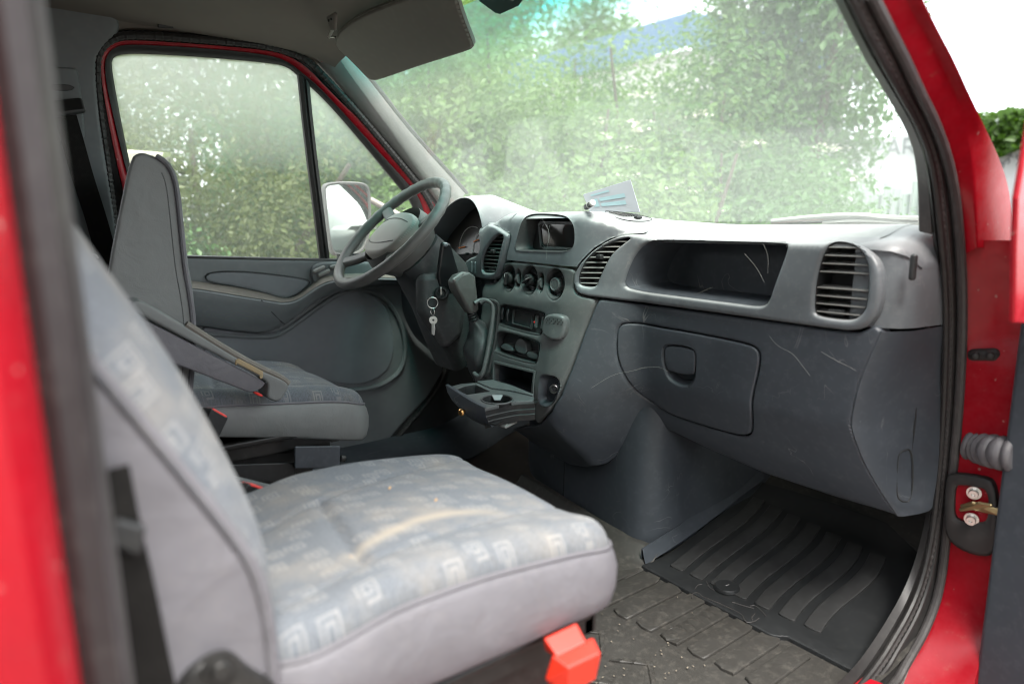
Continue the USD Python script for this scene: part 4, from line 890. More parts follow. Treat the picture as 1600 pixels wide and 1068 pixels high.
# ---------------------------------------------------------------- seats
SA = 0.0
EX, EY, EZ = np.array([math.cos(SA), -math.sin(SA), 0]), np.array([math.sin(SA), math.cos(SA), 0]), np.array([0, 0, 1.0])
def seat_cushion(seat, O, Ln, Wd, zs, zbot, lab_top=None, stain=None, vin='vinyl', skew=.0, fall=.0):
    """O: rear near corner on the floor plan. a runs forward, b across"""
    zf = PchipInterpolator(*zs)
    def H(a, b):
        t = b / Wd
        bol = .010 * (np.exp(-((t - .07) / .10) ** 2) + np.exp(-((t - .93) / .10) ** 2))
        g = 0
        l0, l1, la = Wd * .147 + .17 * (a - .145), Wd * .68 + .32 * (a - .2), Ln * .303 + .2 * (b - .07)
        for lb in (l0, l1): g = g - .0050 * np.exp(-((b - lb) / .005) ** 2) * (a > .03)
        w = np.clip((b - l0) / (l1 - l0), 0, 1)
        g = g - .0080 * np.exp(-((a - la) / .0065) ** 2) * ((b > l0) & (b < l1))
        line_a = la
        pil = .006 * np.sin(np.pi * w) * np.where(a < line_a, 1, 1) * (1 - np.exp(-(np.abs(a - line_a) / .04) ** 1.2))
        return zf(a - skew * b / Wd) + bol + g + pil + .02 - fall * b / Wd
    def top(ab): a, b = ab[:, 0], ab[:, 1]; return O + a[:, None] * EX + b[:, None] * EY + H(a, b)[:, None] * EZ
    out = Polygon(smooth_curve([(0, 0), (Ln * .5, -.006), (Ln, .0), (Ln + .014, Wd * .5), (Ln, Wd), (Ln * .5, Wd + .004), (0, Wd)], 120, True)).buffer(.05).buffer(-.05)
    r0 = Polygon([(0, 0), (Ln, 0), (Ln + skew, Wd), (0, Wd)]).buffer(-.055).buffer(.055, quad_segs=12)
    m = panel(r0, top, -EZ, r=.028, skirt=.001, step=.0075, steps=6, fine=.006)
    loc = m.vertices - O; uv = np.stack([loc @ EX, loc @ EY], 1)
    st = np.zeros(len(uv)) if stain is None else stain(m.vertices, uv)
    c = put(seat, 'cushion', m, M['cloth'], lab_top, smooth=True, uv=uv, attr=st)
    ring = resample(np.array(r0.exterior.coords)[:-1], 160, True)
    nrm = np.stack([np.gradient(np.r_[ring[-1:, 1], ring[:, 1], ring[:1, 1]])[1:-1], -np.gradient(np.r_[ring[-1:, 0], ring[:, 0], ring[:1, 0]])[1:-1]], 1); nrm /= np.linalg.norm(nrm, axis=1, keepdims=True)
    e = top(ring) - EZ * .028
    n3 = nrm[:, :1] * EX + nrm[:, 1:] * EY
    if ((ring - ring.mean(0)) * nrm).sum() < 0: n3 = -n3
    zb = np.interp(ring[:, 0], *zbot)
    def lev(k, o): q = e + n3 * o; q = q.copy(); q[:, 2] = e[:, 2] * (1 - k) + zb * k; return q
    put(seat, 'cushion_side', loft([lev(-.02, -.004), lev(.02, .003), lev(.12, .008), lev(.35, .013), lev(.65, .012), lev(.90, .006), lev(1.0, -.004), lev(1.02, -.03)], closed=True), M[vin], 'grey vinyl side of the cushion')
    put(seat, 'piping', tube(e + n3 * .003, .0028, 6, True), M['vinyl'])
    return c

def seat_back(seat, O, Wd, front, rear, vin, puff=.016, EY=EY):
    """front, rear: (a, z) profiles from bottom to top, seen from the side"""
    f, r = smooth_curve(front, 46), smooth_curve(rear, 46)
    poly = Polygon(np.vstack([f, r[::-1]]))
    at = lambda ab, b: O + ab[:, :1] * EX + ab[:, 1:] * EZ + b * EY
    m = panel(poly, lambda ab: at(ab, -.004) + 0, EY, r=.007, skirt=Wd * .5, step=.016, steps=3)
    put(seat, 'backrest', m, M[vin], 'grey vinyl covered side of the backrest')
    m2 = panel(poly, lambda ab: at(ab, Wd), -EY, r=.018, skirt=Wd * .5, step=.03, steps=3)
    put(seat, 'backrest_shell', m2, M[vin])
    bs = np.linspace(0, 1, 40)
    prof = puff * np.sqrt(1 - (1 - np.clip(np.minimum(bs, 1 - bs) / (.09 if puff < .03 else .30), 0, 1)) ** 2) - (.018 if puff > .03 else 0) * sstep(.28, .42, np.minimum(bs, 1 - bs)) - .004 * np.exp(-((bs - .17) / .012) ** 2) - .004 * np.exp(-((bs - .83) / .012) ** 2)
    t = np.gradient(f, axis=0); t /= np.linalg.norm(t, axis=1, keepdims=True); nn = np.stack([t[:, 1], -t[:, 0]], 1)
    if nn[:, 0].mean() < 0: nn = -nn
    rows, uvs = [], []
    s = np.r_[0, np.cumsum(np.linalg.norm(np.diff(f, axis=0), axis=1))]
    for i in range(46):
        q = f[i] + nn[i] * prof[:, None] * (.25 + .75 * float(sstep(0, 26, i)) if puff > .03 else 1)
        rows.append(at(q, 0) + (bs * (Wd + .012) - .008)[:, None] * EY); uvs.append(np.stack([np.full(40, s[i] + .37), bs * Wd], 1))
    m3 = loft(rows)
    put(seat, 'backrest_cloth', m3, M['cloth'], smooth=True, uv=np.vstack(uvs), attr=np.zeros(len(m3.vertices)))
    si = resample(f - nn * .016, 110)
    if vin == 'vinyl_dark': put(seat, 'stitching', cat(*[hull([at(si[k:k + 1], -.0042)[0], at(si[k:k + 1] * .45 + si[k + 1:k + 2] * .55, -.0042)[0]], .0008) for k in range(8, 104)]), M['dark'])
    put(seat, 'piping', tube(at(f + nn * .002, -.002), .0060, 8), M['vinyl'])

# passenger seat
OP = np.array([.628, .085, 0]) - EX * .47
arc_px = [(470, 915), (500, 902), (550, 875), (601, 845), (652, 820), (702, 805), (753, 796), (830, 800)]
def stain_p(v, uv):
    arc = C(arc_px, z=.452); w = np.array([.0, .2, .8, .9, .9, .8, .35, .0])
    d = np.linalg.norm(v[:, None, :2] - resample(arc[:, :2], 80)[None], axis=2); k = d.argmin(1)
    s = np.interp(k / 79, np.linspace(0, 1, 8), w) * np.exp(-(d.min(1) / (.007 + .010 * meshkit.fbm(v * 30, 3, 8))) ** 2) * .85
    for (u, vv, rr, am) in ((835, 870, .03, .45), (790, 880, .025, .35), (480, 905, .03, .35), (900, 850, .022, .3)):
        c = P(u, vv, z=.435); s = np.maximum(s, am * np.exp(-(np.linalg.norm(v[:, :2] - c[:2], axis=1) / rr) ** 2) * meshkit.fbm(v * 60, 3))
    return s
pseat = thing('passenger_seat', 'nearest seat, pale blue patterned cloth with a brown stain, by the open door', 'seat')
seat_cushion(pseat, OP, .475, .49, ([-.05, 0, .06, .157, .221, .34, .44, .47, .54], [.43, .434, .437, .451, .450, .439, .423, .412, .37]), ([0, .2, .475], [.350, .340, .331]), 'stained patterned seat cushion', stain_p, skew=.07, fall=.046)
fr = [(.01, .36), (.014, .44), (.012, .49), (.004, .54), (-.024, .594), (-.062, .663), (-.103, .735), (-.138, .80), (-.168, .86), (-.2, .95), (-.215, 1.0)]
rr_ = [(-.11, .34), (-.14, .42), (-.165, .52), (-.205, .62), (-.25, .72), (-.28, .80), (-.31, .88), (-.325, .95), (-.315, 1.0), (-.27, 1.02)]
seat_back(pseat, OP, .49, fr, rr_, 'vinyl', puff=.055, EY=np.array([.04, .99, 0]))
base = lambda O, lo, hi: (lambda m: (m.apply_transform(basis(O, EX, EY, EZ)), m)[1])(box(lo, hi))
put(pseat, 'seat_frame', cat(base(OP, (.0, .03, .285), (.46, .045, .328)), base(OP, (.0, .44, .285), (.46, .455, .328)), base(OP, (.44, .03, .285), (.455, .45, .328)), base(OP, (.05, .05, .22), (.40, .44, .285))), M['frame'])
put(pseat, 'seat_rail', (lambda m: (m.apply_transform(basis(OP, EX, EY, EZ)), m)[1])(rbox((.45, .018, .012), .005, (.215, .024, .322))), M['frame'])
put(pseat, 'seat_box', base(OP, (-.02, .05, -.01), (.36, .44, .23)), M['frame'])
# red lever at the front of the frame
lv = P(893, 1036, y=.055)
LR = rotm(-8, [0, 1, 0]) @ rotm(-10, [0, 0, 1])
lever = put(pseat, 'release_lever', cat(hull((np.array([[.034, 0, .018], [.034, 0, -.012], [-.024, 0, .020], [-.036, 0, -.004], [-.026, 0, -.026], [.018, 0, -.030], [.03, -.018, .012], [-.016, -.018, .014], [-.02, -.018, -.018], [.02, -.018, -.018]]) * .92 @ LR[:3, :3].T) + lv, .0035),
            hull(np.array([[-.02, .02, .030], [.022, .02, .030], [-.02, .02, .018], [.022, .02, .018], [-.018, 0, .02], [.02, 0, .02]]) @ LR[:3, :3].T + lv, .003)), M['redlever'], 'orange-red plastic lever below the cushion')
# reclining hinge
hg = P(345, 1048, y=.065)
hinge = put(pseat, 'recliner_bracket', panel(Polygon(smooth_curve(C([(283, 1068), (300, 1048), (330, 1027), (355, 1020), (372, 1026), (392, 1048), (430, 1066), (440, 1080), (400, 1110), (300, 1130), (270, 1100)], y=.072)[:, [0, 2]], 60, True)), lambda ab: np.stack([ab[:, 0], .072 + 0 * ab[:, 0], ab[:, 1]], 1), np.array([0, 1.0, 0]), r=.004, skirt=.02), M['frame'])
put(hinge, 'bolt', lathe([(.0001, .010), (.007, .010), (.0085, .008), (.009, .004), (.013, .004), (.014, 0)], [hg[0], .072, hg[2]], [0, -1, 0], 20), M['frame'])
sp0 = np.array([P(322, 728, z=.42), P(428, 762, z=.40)])
put(pseat, 'side_trim', hull([P(330, 738, y=.66), P(430, 764, y=.64), P(330, 772, y=.66), P(425, 775, y=.64), P(330, 738, y=.72), P(430, 762, y=.70)], .004), M['console'], 'grey plastic bar between the two seats')
put(pseat, 'leaf_bit', hull([P(288, 966, y=.148) + d for d in ([0, 0, .006], [.004, 0, 0], [-.003, 0, -.004], [0, -.002, 0])], .0015), M['leafbit'])
for u, v in ((608, 763), (680, 782), (352, 735), (545, 873)):
    p = hit(u, v, lambda q: q[2] - .452, .6, 2)
    put(pseat, 'crumb', hull([p, p + [.003, .002, .001]], .0014), M['leafbit'])

# driver seat
dseat = thing('driver_seat', 'driver seat with upright dark grey backrest, in front of the far door', 'seat')
OD = np.array([.752, 1.055, 0]) - EX * .50
seat_cushion(dseat, OD, .50, .47, ([-.05, 0, .126, .187, .288, .431, .49, .56], [.445, .446, .443, .437, .425, .405, .382, .34]), ([0, .115, .284, .478, .51], [.385, .373, .337, .292, .286]), 'faded patterned seat cushion', None, 'vinyl_dark')
def loc(pts, b=0.0):
    out = []
    for u, v in pts:
        p = hit(u, v, lambda q: (q - OD) @ EY - b, .8, 3); out.append(((p - OD) @ EX, p[2]))
    return np.array(out)
fd = loc([(292, 640), (300, 560), (301, 505), (294, 455), (287, 420), (281, 360), (278, 330), (275, 300), (270, 276), (260, 256), (243, 245)])
rd = loc([(165, 640), (163, 560), (165, 450), (172, 400), (180, 360), (187, 325), (194, 290), (200, 262), (206, 246), (212, 238), (226, 239)])
seat_back(dseat, OD, .46, fd, rd, 'vinyl_dark', puff=.008, EY=np.array([.22, .975, 0]))
arm_y = .985
YF = lambda off: (lambda ab: np.stack([ab[:, 0], arm_y + off + 0 * ab[:, 0], ab[:, 1]], 1))
def apoly(pts, n=70): return Polygon(smooth_curve(C(pts, y=arm_y)[:, [0, 2]], n, True)).buffer(0)
drest = group_of(dseat, 'armrest', 'folded down armrest with a torn worn edge')
put(drest, 'side_cover', panel(apoly([(186, 497), (196.7, 486), (203, 486.5), (364.4, 571), (416, 596.5), (413, 603), (395, 613.5), (388, 612.5), (301.5, 579), (246.5, 558), (205, 543), (190, 525)]), YF(-.002), np.array([0, 1.0, 0]), r=.003, skirt=.04), M['vinyl'])
pad_top = [(199, 481), (205, 470), (213, 467), (226, 471), (300, 515), (370, 558.5), (409, 578), (443, 592), (450, 598), (451, 604), (440, 623), (432, 627.5), (422, 625), (415, 619), (418, 600), (414, 594), (364, 568), (280, 524), (203, 484)]
put(drest, 'pad', panel(apoly(pad_top, 110), YF(-.006), np.array([0, 1.0, 0]), r=.006, skirt=.055, step=.01), M['vinyl_dark'])
put(drest, 'worn_edge', tube(smooth_curve(C([(290, 507), (330, 533), (372, 558), (409, 577), (440, 591), (450, 600)], y=arm_y + .002), 30) + [0, 0, .001], .008, 8), M['arm_pad'])
put(drest, 'torn_foam', panel(Polygon(C([(367, 560), (372, 559.5), (390, 569), (409, 579), (410, 586), (407, 592), (403, 590), (404, 585), (390, 578), (369, 567), (368, 571), (365, 569)], y=arm_y)[:, [0, 2]]), YF(-.0085), np.array([0, 1.0, 0]), r=.002, skirt=.006), plastic('crumbled_foam', (.33, .25, .14), .9, grain=250, bump=1.2, dust=.3))
put(drest, 'red_button', panel(apoly([(394, 613.5), (400, 611.5), (412, 617), (412, 621.5)], 30), YF(.002), np.array([0, 1.0, 0]), r=.001, skirt=.01), M['redplastic'])
pv = P(223, 520, y=arm_y - .004)
put(drest, 'pivot_cap', lathe([(.0001, .0015), (.0125, .0015), (.014, 0)], pv, [0, -1, 0], 24), M['dark'])
put(drest, 'screw_hole', lathe([(.0001, .001), (.0028, .0)], P(215, 504, y=arm_y - .004), [0, -1, 0], 10), M['dark'])
# frame, slide box and plinth
put(dseat, 'seat_frame', cat(base(OD, (-.02, .012, .305), (.42, .025, .345)), base(OD, (-.02, .44, .305), (.42, .455, .345)), base(OD, (.40, .02, .30), (.42, .45, .34)), base(OD, (.0, .03, .24), (.40, .44, .31))), M['frame'])
put(dseat, 'seat_rail', (lambda m: (m.apply_transform(basis(OD, EX, EY, EZ)), m)[1])(rbox((.46, .02, .014), .005, (.20, .006, .343))), M['frame'])
put(dseat, 'height_box', hull([P(u, v, y=y) for y in (1.0, 1.04) for u, v in ((462, 699), (529, 698), (529, 728), (462, 729))], .003), M['dash_low'], 'grey adjuster box under the cushion')
put(dseat, 'adjuster_knob', cyl(P(531, 716, y=1.02), P(539, 716, y=1.02), .009, bevel=.002), M['frame'])
put(dseat, 'plinth', base(OD, (-.05, .05, -.01), (.36, .42, .25)), M['frame'])
put(dseat, 'plinth_rail', hull([P(342, 728, y=1.04), P(460, 724, y=1.04), P(342, 750, y=1.04), P(460, 750, y=1.04)], .003), M['dark'])

# belts and buckles
def strap(pts, w, th=.0022):
    p = smooth_curve(pts, 40); return sweep(np.array([(-w / 2, -th), (w / 2, -th), (w / 2, th), (-w / 2, th)]), p, up=np.array([0, 1.0, 0]))
b1 = thing('seat_belt', 'black driver belt hanging from the far pillar behind the upright seat', 'seat belt')
put(b1, 'webbing', strap(np.array([DS(100, 175, .06), DS(112, 215, .06), DS(130, 280, .07), DS(150, 340, .09), DS(166, 400, .12), DS(185, 480, .14)]), .048), M['belt'])
put(b1, 'belt_guide', hull([DS(78, 163, .05), DS(124, 158, .05), DS(128, 172, .07), DS(84, 178, .07)], .008), M['dark'])
put(b1, 'belt_tongue', hull([DS(145, 398, .12), DS(152, 403, .12), DS(168, 404, .11)], .004), M['steel'])
for i, (pa, pb, w, lab) in enumerate(((P(338, 648, y=.93), P(318, 705, y=.93), (P(330, 640, y=.93), P(353, 653, y=.93)), 'black buckle with red button beside the far seat cushion'),
                                      (P(398, 768, y=.60), P(372, 798, y=.60), (P(388, 758, y=.60), P(414, 767, y=.60)), 'black buckle with red button at the rear of the stained seat'))):
    bk = thing('belt_buckle', lab, 'seat belt buckle')
    ax = unit(pa - pb); dx = (w[1] - w[0]) / 2
    mid_ = (w[0] + w[1]) / 2
    dep = np.array([-.010, .016, 0])
    put(bk, 'housing', hull([mid_ - dx, mid_ + dx, mid_ - dx - ax * .06, mid_ + dx * .6 - ax * .065, mid_ - dx + dep, mid_ + dx + dep, mid_ - dx + dep - ax * .06, mid_ + dx * .6 + dep - ax * .065], .0035), M['dark'])
    put(bk, 'release_button', hull([mid_ - dx * .8 + ax * .002, mid_ + dx * .85 + ax * .002, mid_ - dx * .8 + ax * .002 + dep * .9, mid_ + dx * .85 + ax * .002 + dep * .9], .0032), M['redplastic'])
b2 = thing('seat_belt', 'black passenger belt beside the near door pillar', 'seat belt')
put(b2, 'webbing', strap(np.array([P(146, 740, y=.055), P(166, 840, y=.055), P(190, 930, y=.06), P(207, 1010, y=.065), P(228, 1100, y=.07)]), .045), M['belt'])
put(b2, 'belt_guide', hull([P(176, 842, y=.05), P(212, 858, y=.05), P(218, 826, y=.05), P(186, 818, y=.05)], .004), M['dark'])
# ---------------------------------------------------------------- steering wheel and column
HUB = P(611, 362, y=1.30)
WN_ = unit([-math.cos(math.radians(45)), .045, math.sin(math.radians(45))])       # wheel axis, towards the driver
WA = unit(np.cross([0, 0, 1.0], WN_)); WB = np.cross(WN_, WA)                       # across, up the wheel
wheel = thing('steering_wheel', 'worn grey steering wheel with a padded hub', 'steering wheel')
def wp(a, r, h=0.0): return HUB + WA * r * math.cos(a) + WB * r * math.sin(a) + WN_ * h
RW = .203
ang = np.linspace(0, 2 * np.pi, 120, endpoint=False)
rim = np.array([wp(t, RW) for t in ang])
put(wheel, 'rim', tube(rim, .0158 + .0016 * np.sin(ang * 34) * (np.sin(ang) > .2) * .5, 14, True), M['wheel'])
for deg in (28, 152, 222, 318):
    a = math.radians(deg); a2 = a + .12 * (1 if math.cos(a) < 0 else -1)
    pts = np.array([wp(a2, .075, -.022), wp(a, .11, -.022), wp(a, .15, -.016), wp(a, .185, -.004), wp(a, RW, 0)])
    put(wheel, 'spoke', sweep(rrect(.036, .020, .009, 3), smooth_curve(pts, 14), up=WN_), M['wheel'])
hubp = Polygon(smooth_curve([(-.105, .045), (-.07, .066), (0, .072), (.07, .066), (.105, .045), (.110, .0), (.098, -.055), (.06, -.085), (0, -.092), (-.06, -.085), (-.098, -.055), (-.110, .0)], 90, True))
def hubs(ab): a, b = ab[:, 0], ab[:, 1]; return HUB + a[:, None] * WA + b[:, None] * WB + (.020 - 1.4 * (a * a + b * b))[:, None] * WN_
hb = put(wheel, 'airbag_cover', panel(hubp, hubs, -WN_, r=.010, skirt=.035, step=.014), M['hub'], 'worn beige-grey airbag cover')
for pts in ([(-.08, .03), (-.04, .036), (0, .037), (.04, .036), (.08, .03)], [(-.085, -.04), (-.04, -.055), (0, -.058), (.04, -.055), (.085, -.04)]):
    q = smooth_curve(pts, 24); put(hb, 'cover_seam', tube(hubs(q) + WN_ * .0002, .0016, 5), M['dark'])
put(wheel, 'hub_back', lathe([(.105, .0), (.112, -.03), (.105, -.06), (.09, -.085), (.08, -.10)], HUB - WN_ * .005, WN_, 40), M['wheel'])

column = thing('steering_column', 'dark column shroud with ignition lock behind the steering wheel', 'steering column')
c0 = HUB - WN_ * .085
sec = []
for d, w, h, dz in ((0, .17, .15, .0), (.05, .185, .165, -.005), (.12, .19, .19, -.02), (.20, .19, .24, -.045), (.28, .20, .28, -.06)):
    o = c0 - WN_ * d + np.array([0, -.018, dz]); q = rrect(w, h, .05, 6); sec.append(o + q[:, :1] * WA + q[:, 1:] * WB)
put(column, 'shroud', loft(sec, closed=True, cap=True), M['darkmatte'])
sd = P(662, 505, y=1.17)
put(column, 'lower_shroud', hull([P(u, v, y=y) for y in (1.16, 1.34) for u, v in ((664, 442), (698, 438), (712, 482), (708, 515), (694, 528), (664, 482))], .026), M['darkmatte'])
lock = P(690, 458, y=1.125)
ln = unit(np.array([-.55, -.80, .15]))
put(column, 'ignition_lock', lathe([(.0001, .006), (.008, .006), (.012, .010), (.017, .010), (.0195, .006), (.0205, -.02)], lock, ln, 28), M['black_gloss'])
for i, (pts, lab) in enumerate((([(700, 470), (699, 440), (696, 405), (694, 380)], None),)):
    st0 = np.array([P(u, v, y=1.13) for u, v in pts])
    put(column, 'control_stalk', hull([P(692, 382, y=1.12), P(700, 384, y=1.12), P(686, 425, y=1.13), P(716, 440, y=1.13), P(690, 470, y=1.15), P(716, 455, y=1.15), P(690, 440, y=1.17)], .0075), M['black_gloss'])
put(column, 'stalk_end', rbox((.016, .014, .012), .005, P(695, 382, y=1.115)), M['dash'])

keys_ = thing('key_ring', 'ignition key with a ring and a spare key hanging from the lock', 'keys')
kp = lock + ln * .012
kt = kp + ln * .026 + np.array([0, 0, .002])
put(keys_, 'ignition_key', hull([kp, kt + [0, 0, .011], kt - [0, 0, .009], kt + ln * .008 + [0, 0, .010], kt + ln * .008 - [0, 0, .007]], .0022), M['steel'])
rc = P(676, 473, y=1.08); vr = unit(CAM - rc)
put(keys_, 'ring', torus(rc, unit(vr + np.array([.25, 0, 0])), .0145, .0013, 36, 8), M['steel'])
r2 = P(676, 487, y=1.08)
put(keys_, 'link', torus(r2, unit(np.array([1.0, .1, 0])), .0085, .0012, 20, 6), M['steel'])
kb = P(677, 500, y=1.08); s_ = RIGHT
put(keys_, 'key_bow', lathe([(.003, .0012), (.0105, .0012), (.0112, 0), (.0105, -.0012), (.003, -.0012)], kb, vr, 22), M['steel'])
put(keys_, 'key_blade', hull([kb + UP * -.008 + s_ * .003, kb + UP * -.008 - s_ * .004, kb - UP * .040 + s_ * .002, kb - UP * .037 - s_ * .004, kb - UP * .024 + s_ * .0042], .0010), M['steel'])

# ---------------------------------------------------------------- gear lever
gear = thing('gear_lever', 'gear lever with grey knob and wrinkled gaiter beside the console', 'gear lever')
def GP(u, v, y=1.055): return P(u, v, y=y)
kn_path = smooth_curve(np.array([GP(716, 438), GP(722, 455), GP(730, 474), GP(735, 486)]), 12)
put(gear, 'knob', hull(np.vstack([np.array([GP(709, 441), GP(714, 434), GP(727, 430), GP(733, 434)]) + d for d in ([0, .012, 0], [0, -.012, 0])] + [np.array([GP(712, 450), GP(733, 450)]) + d for d in ([0, .014, 0], [0, -.014, 0])] + [np.array([GP(724, 470), GP(735, 466)]) + d for d in ([0, .012, 0], [0, -.012, 0])] + [np.array([GP(733, 484), GP(739, 481)]) + d for d in ([0, .009, 0], [0, -.009, 0])]), .0095), M['wheel'])
cp = GP(718, 436, y=1.038)
put(gear, 'shift_pattern_cap', hull([GP(709, 440, y=1.04) + [0, 0, .006], GP(722, 430.5, y=1.04) + [0, 0, .006], GP(727, 431, y=1.045) + [0, 0, .005], GP(713, 443, y=1.045) + [0, 0, .003]], .0042), M['trim'])
put(gear, 'collar', cat(*[torus(GP(735.5 + k * 1.4, 485.5 + k * 4), unit(GP(740, 500) - GP(734, 482)), .0085 + k * .0012, .0035, 24, 8) for k in range(4)]), M['dark'])
bl = []
for (u, v, w, h) in ((741, 500, .012, .013), (746, 508, .022, .020), (750, 520, .034, .03), (749, 535, .042, .036), (748, 552, .045, .036), (752, 572, .040, .03), (757, 592, .028, .022)):
    o = GP(u, v, 1.06); q = rrect(2 * w, 2 * h, .4 * min(w, h) * 2 * .9, 5)
    d = unit(np.array([.25, 0, -1.0])); sx_ = np.array([0, 1.0, 0]); sy_ = np.cross(d, sx_)
    wob = 1 + .14 * np.sin(np.arange(len(q)) * 1.1 + v * .21) * (0 if v < 505 else 1)
    bl.append(o + (q[:, :1] * sx_ + q[:, 1:] * sy_) * wob[:, None])
bl = np.array(bl); blr = np.array([smooth_curve(bl[:, j], 26) for j in range(bl.shape[1])]).transpose(1, 0, 2)
put(gear, 'gaiter', loft(blr, closed=True, cap=True), M['leatherette'])
fr_ = smooth_curve(np.array([P(741, 474, y=1.03), P(750, 468, y=1.03), P(766, 470, y=1.005), P(771, 478, y=1.0), P(769, 505, y=1.0), P(763, 545, y=1.0), P(755, 582, y=1.0), P(749, 590, y=1.01), P(741, 583, y=1.04)]), 60)
put(gear, 'gaiter_frame', tube(fr_, .0062, 10), M['console'])
put(gear, 'frame_edge', tube(fr_ + [.010, -.012, 0], .0055, 8), M['dark'])

# ---------------------------------------------------------------- pulled out cup-holder drawer
dr = thing('cup_holder_drawer', 'pulled out drawer with cup holder and a small brass knob under the radio bay', 'drawer')
ZD = .438
q4 = [P(u, v, z=ZD) for u, v in ((700, 603), (757, 637.5), (835, 625), (748, 600))]
def dxy(pts, z=ZD): return np.array([P(u, v, z=z)[:2] for u, v in pts])
# lies flat: near x .85-1.1
topd = dxy([(698, 605), (712, 613), (735, 628), (757, 638), (780, 632), (805, 627), (834, 625), (834, 620), (800, 606), (770, 597), (742, 597.5), (720, 599)])
tp = Polygon(topd).buffer(0)
tph = Polygon(dxy([(713, 608), (730, 616), (766, 611), (743, 600), (726, 603)]))
ctr = P(777, 624.5, z=ZD)[:2]
ce_ = dxy([(777 + 25 * math.cos(t), 624.3 + 7.6 * math.sin(t)) for t in np.linspace(0, 2 * np.pi, 30, endpoint=False)])
cupp = Polygon(ce_)
flat_ = lambda z: (lambda ab: np.stack([ab[:, 0], ab[:, 1], z + 0 * ab[:, 0]], 1))
ZDN = np.array([0, 0, -1.0])
put(dr, 'tray_top', panel(tp.difference(cupp).difference(tph), flat_(ZD), ZDN, r=.002, skirt=.010, step=.014), M['console'])
put(dr, 'cup_recess', pocket(cupp, flat_(ZD - .001), ZDN, .045, shrink=.15), M['dark'])
put(dr, 'coin_recess', pocket(tph, flat_(ZD - .001), ZDN, .03, shrink=.12), M['dark'])
put(dr, 'cup_rim', tube(np.column_stack([resample(ce_, 50, True), np.full(50, ZD + .001)]), .0022, 6, True), M['console'])
cl_ = P(777, 620, z=ZD)
put(dr, 'cup_clip', hull([P(769, 617.5, z=ZD), P(785, 617.5, z=ZD), P(781, 625, z=ZD - .008), P(773, 625, z=ZD - .008)], .0015), M['dash'])
lid_edge = smooth_curve(np.array([[*p, ZD + .004] for p in dxy([(742, 597), (764, 606), (790, 611), (834, 619)])]), 20)
put(dr, 'tray_lid', panel(Polygon(dxy([(744, 597.5), (768, 608), (800, 612), (834, 620), (834, 618), (800, 604), (770, 595)])), flat_(ZD + .004), ZDN, r=.001, skirt=.004, step=.02), M['console'])
f0 = smooth_curve(np.array([[*p, ZD + .004] for p in dxy([(696, 604), (712, 613.5), (735, 629), (757, 639.5)])]), 20)
bot_ = smooth_curve(np.array([P(712, 630, x=f0[3, 0]), P(730, 652, x=f0[8, 0]), P(755, 664, x=f0[14, 0]), P(769, 667, x=f0[19, 0] + .012)]), 20)
nb = np.array([.012, .006, 0])
put(dr, 'drawer_front', loft([f0 + nb, f0 + nb * .2 + [0, 0, .001], f0, f0 * .6 + bot_ * .4 + [-.006, -.002, 0], f0 * .2 + bot_ * .8 + [-.006, -.002, 0], bot_, bot_ + nb]), M['dash_low'])
s0 = np.array([[*p, ZD - .006] for p in dxy([(757, 638.5), (780, 633), (805, 628), (836, 626)])]); s0 = smooth_curve(s0, 16)
put(dr, 'drawer_side', loft([s0, s0 + [.003, .003, -.012], s0 + [.001, .001, -.014], s0 + [.003, .003, -.024], s0 + [.001, .001, -.026], s0 + [.004, .003, -.040], s0 + [.02, .03, -.042]]), M['dark'])
put(dr, 'underside', loft([bot_ + [.01, 0, .004], bot_ * .3 + np.array([1.1, .80, .39]) * .7, np.tile([[1.12, .80, .40]], (20, 1))]), M['dark'])
put(dr, 'catch', hull([P(772, 661, z=.385), P(790, 667, z=.385), P(806, 659, z=.385), P(790, 656, z=.39)], .003), M['trim'])
kq = P(727, 648, y=.885)
kax = unit(kq - P(720, 644, y=.87)); k0_ = bot_[6] * .4 + f0[7] * .6
kd = unit(np.array([-.9, -.25, -.05]))
kb0 = hit(728, 641, lambda p: p[0] - (f0[8, 0] + bot_[8, 0]) / 2 + .004, .8, 3)
put(dr, 'brass_knob', lathe([(.0032, 0), (.003, .008), (.0045, .011), (.0078, .014), (.0085, .018), (.006, .021), (.0001, .022)], kb0, kd, 20), M['brass'])

# ---------------------------------------------------------------- sun visor
vis = thing('sun_visor', 'folded down beige-grey sun visor above the steering wheel', 'sun visor')
def vplane(p): return p[0] - (.83 + (1.335 - p[2]) * 1.263)
vq = [hit(u, v, vplane, .8, 3) for u, v in ((517, 62), (545, 88), (574, 118), (582, 124.5), (592, 123), (660, 99), (735, 76), (742, 70), (737, 60), (720, 15), (716, -4), (700, -25), (560, 20))]
vo = vq[0]; va = unit(np.array([0, -1.0, 0])); vb = unit(np.array([1.263, 0, -1.0])); vn = np.cross(va, vb)
vn = -vn if vn @ (CAM - vo) < 0 else vn
vp_ = Polygon(smooth_curve([((p - vo) @ va, (p - vo) @ vb) for p in vq], 90, True)).buffer(0)
put(vis, 'visor_panel', panel(vp_, lambda ab: vo + ab[:, :1] * va + ab[:, 1:] * vb + vn * .008, -vn, r=.007, skirt=.010, step=.025), M['visor'])
put(vis, 'edge_seam', tube(np.array([vo + a * va + b * vb + vn * .001 for a, b in np.array(vp_.exterior.coords)[:-1]]), .0022, 5, True), M['visor'])
hb_ = hit(519, 34, lambda p: p[2] - 1.325, .8, 3)
put(vis, 'hinge_bracket', hull([hb_ + [.0, .02, .012], hb_ + [.0, -.02, .012], hb_ + [.004, .012, -.012], hb_ + [.004, -.004, -.016], hb_ + [.012, .02, .01]], .005), M['visor'])
put(vis, 'hinge_pin', tube(np.array([hb_ + [.004, .004, -.014], vo + [-.005, .0, .006], vo + va * .03]), .004, 8), M['steel'])
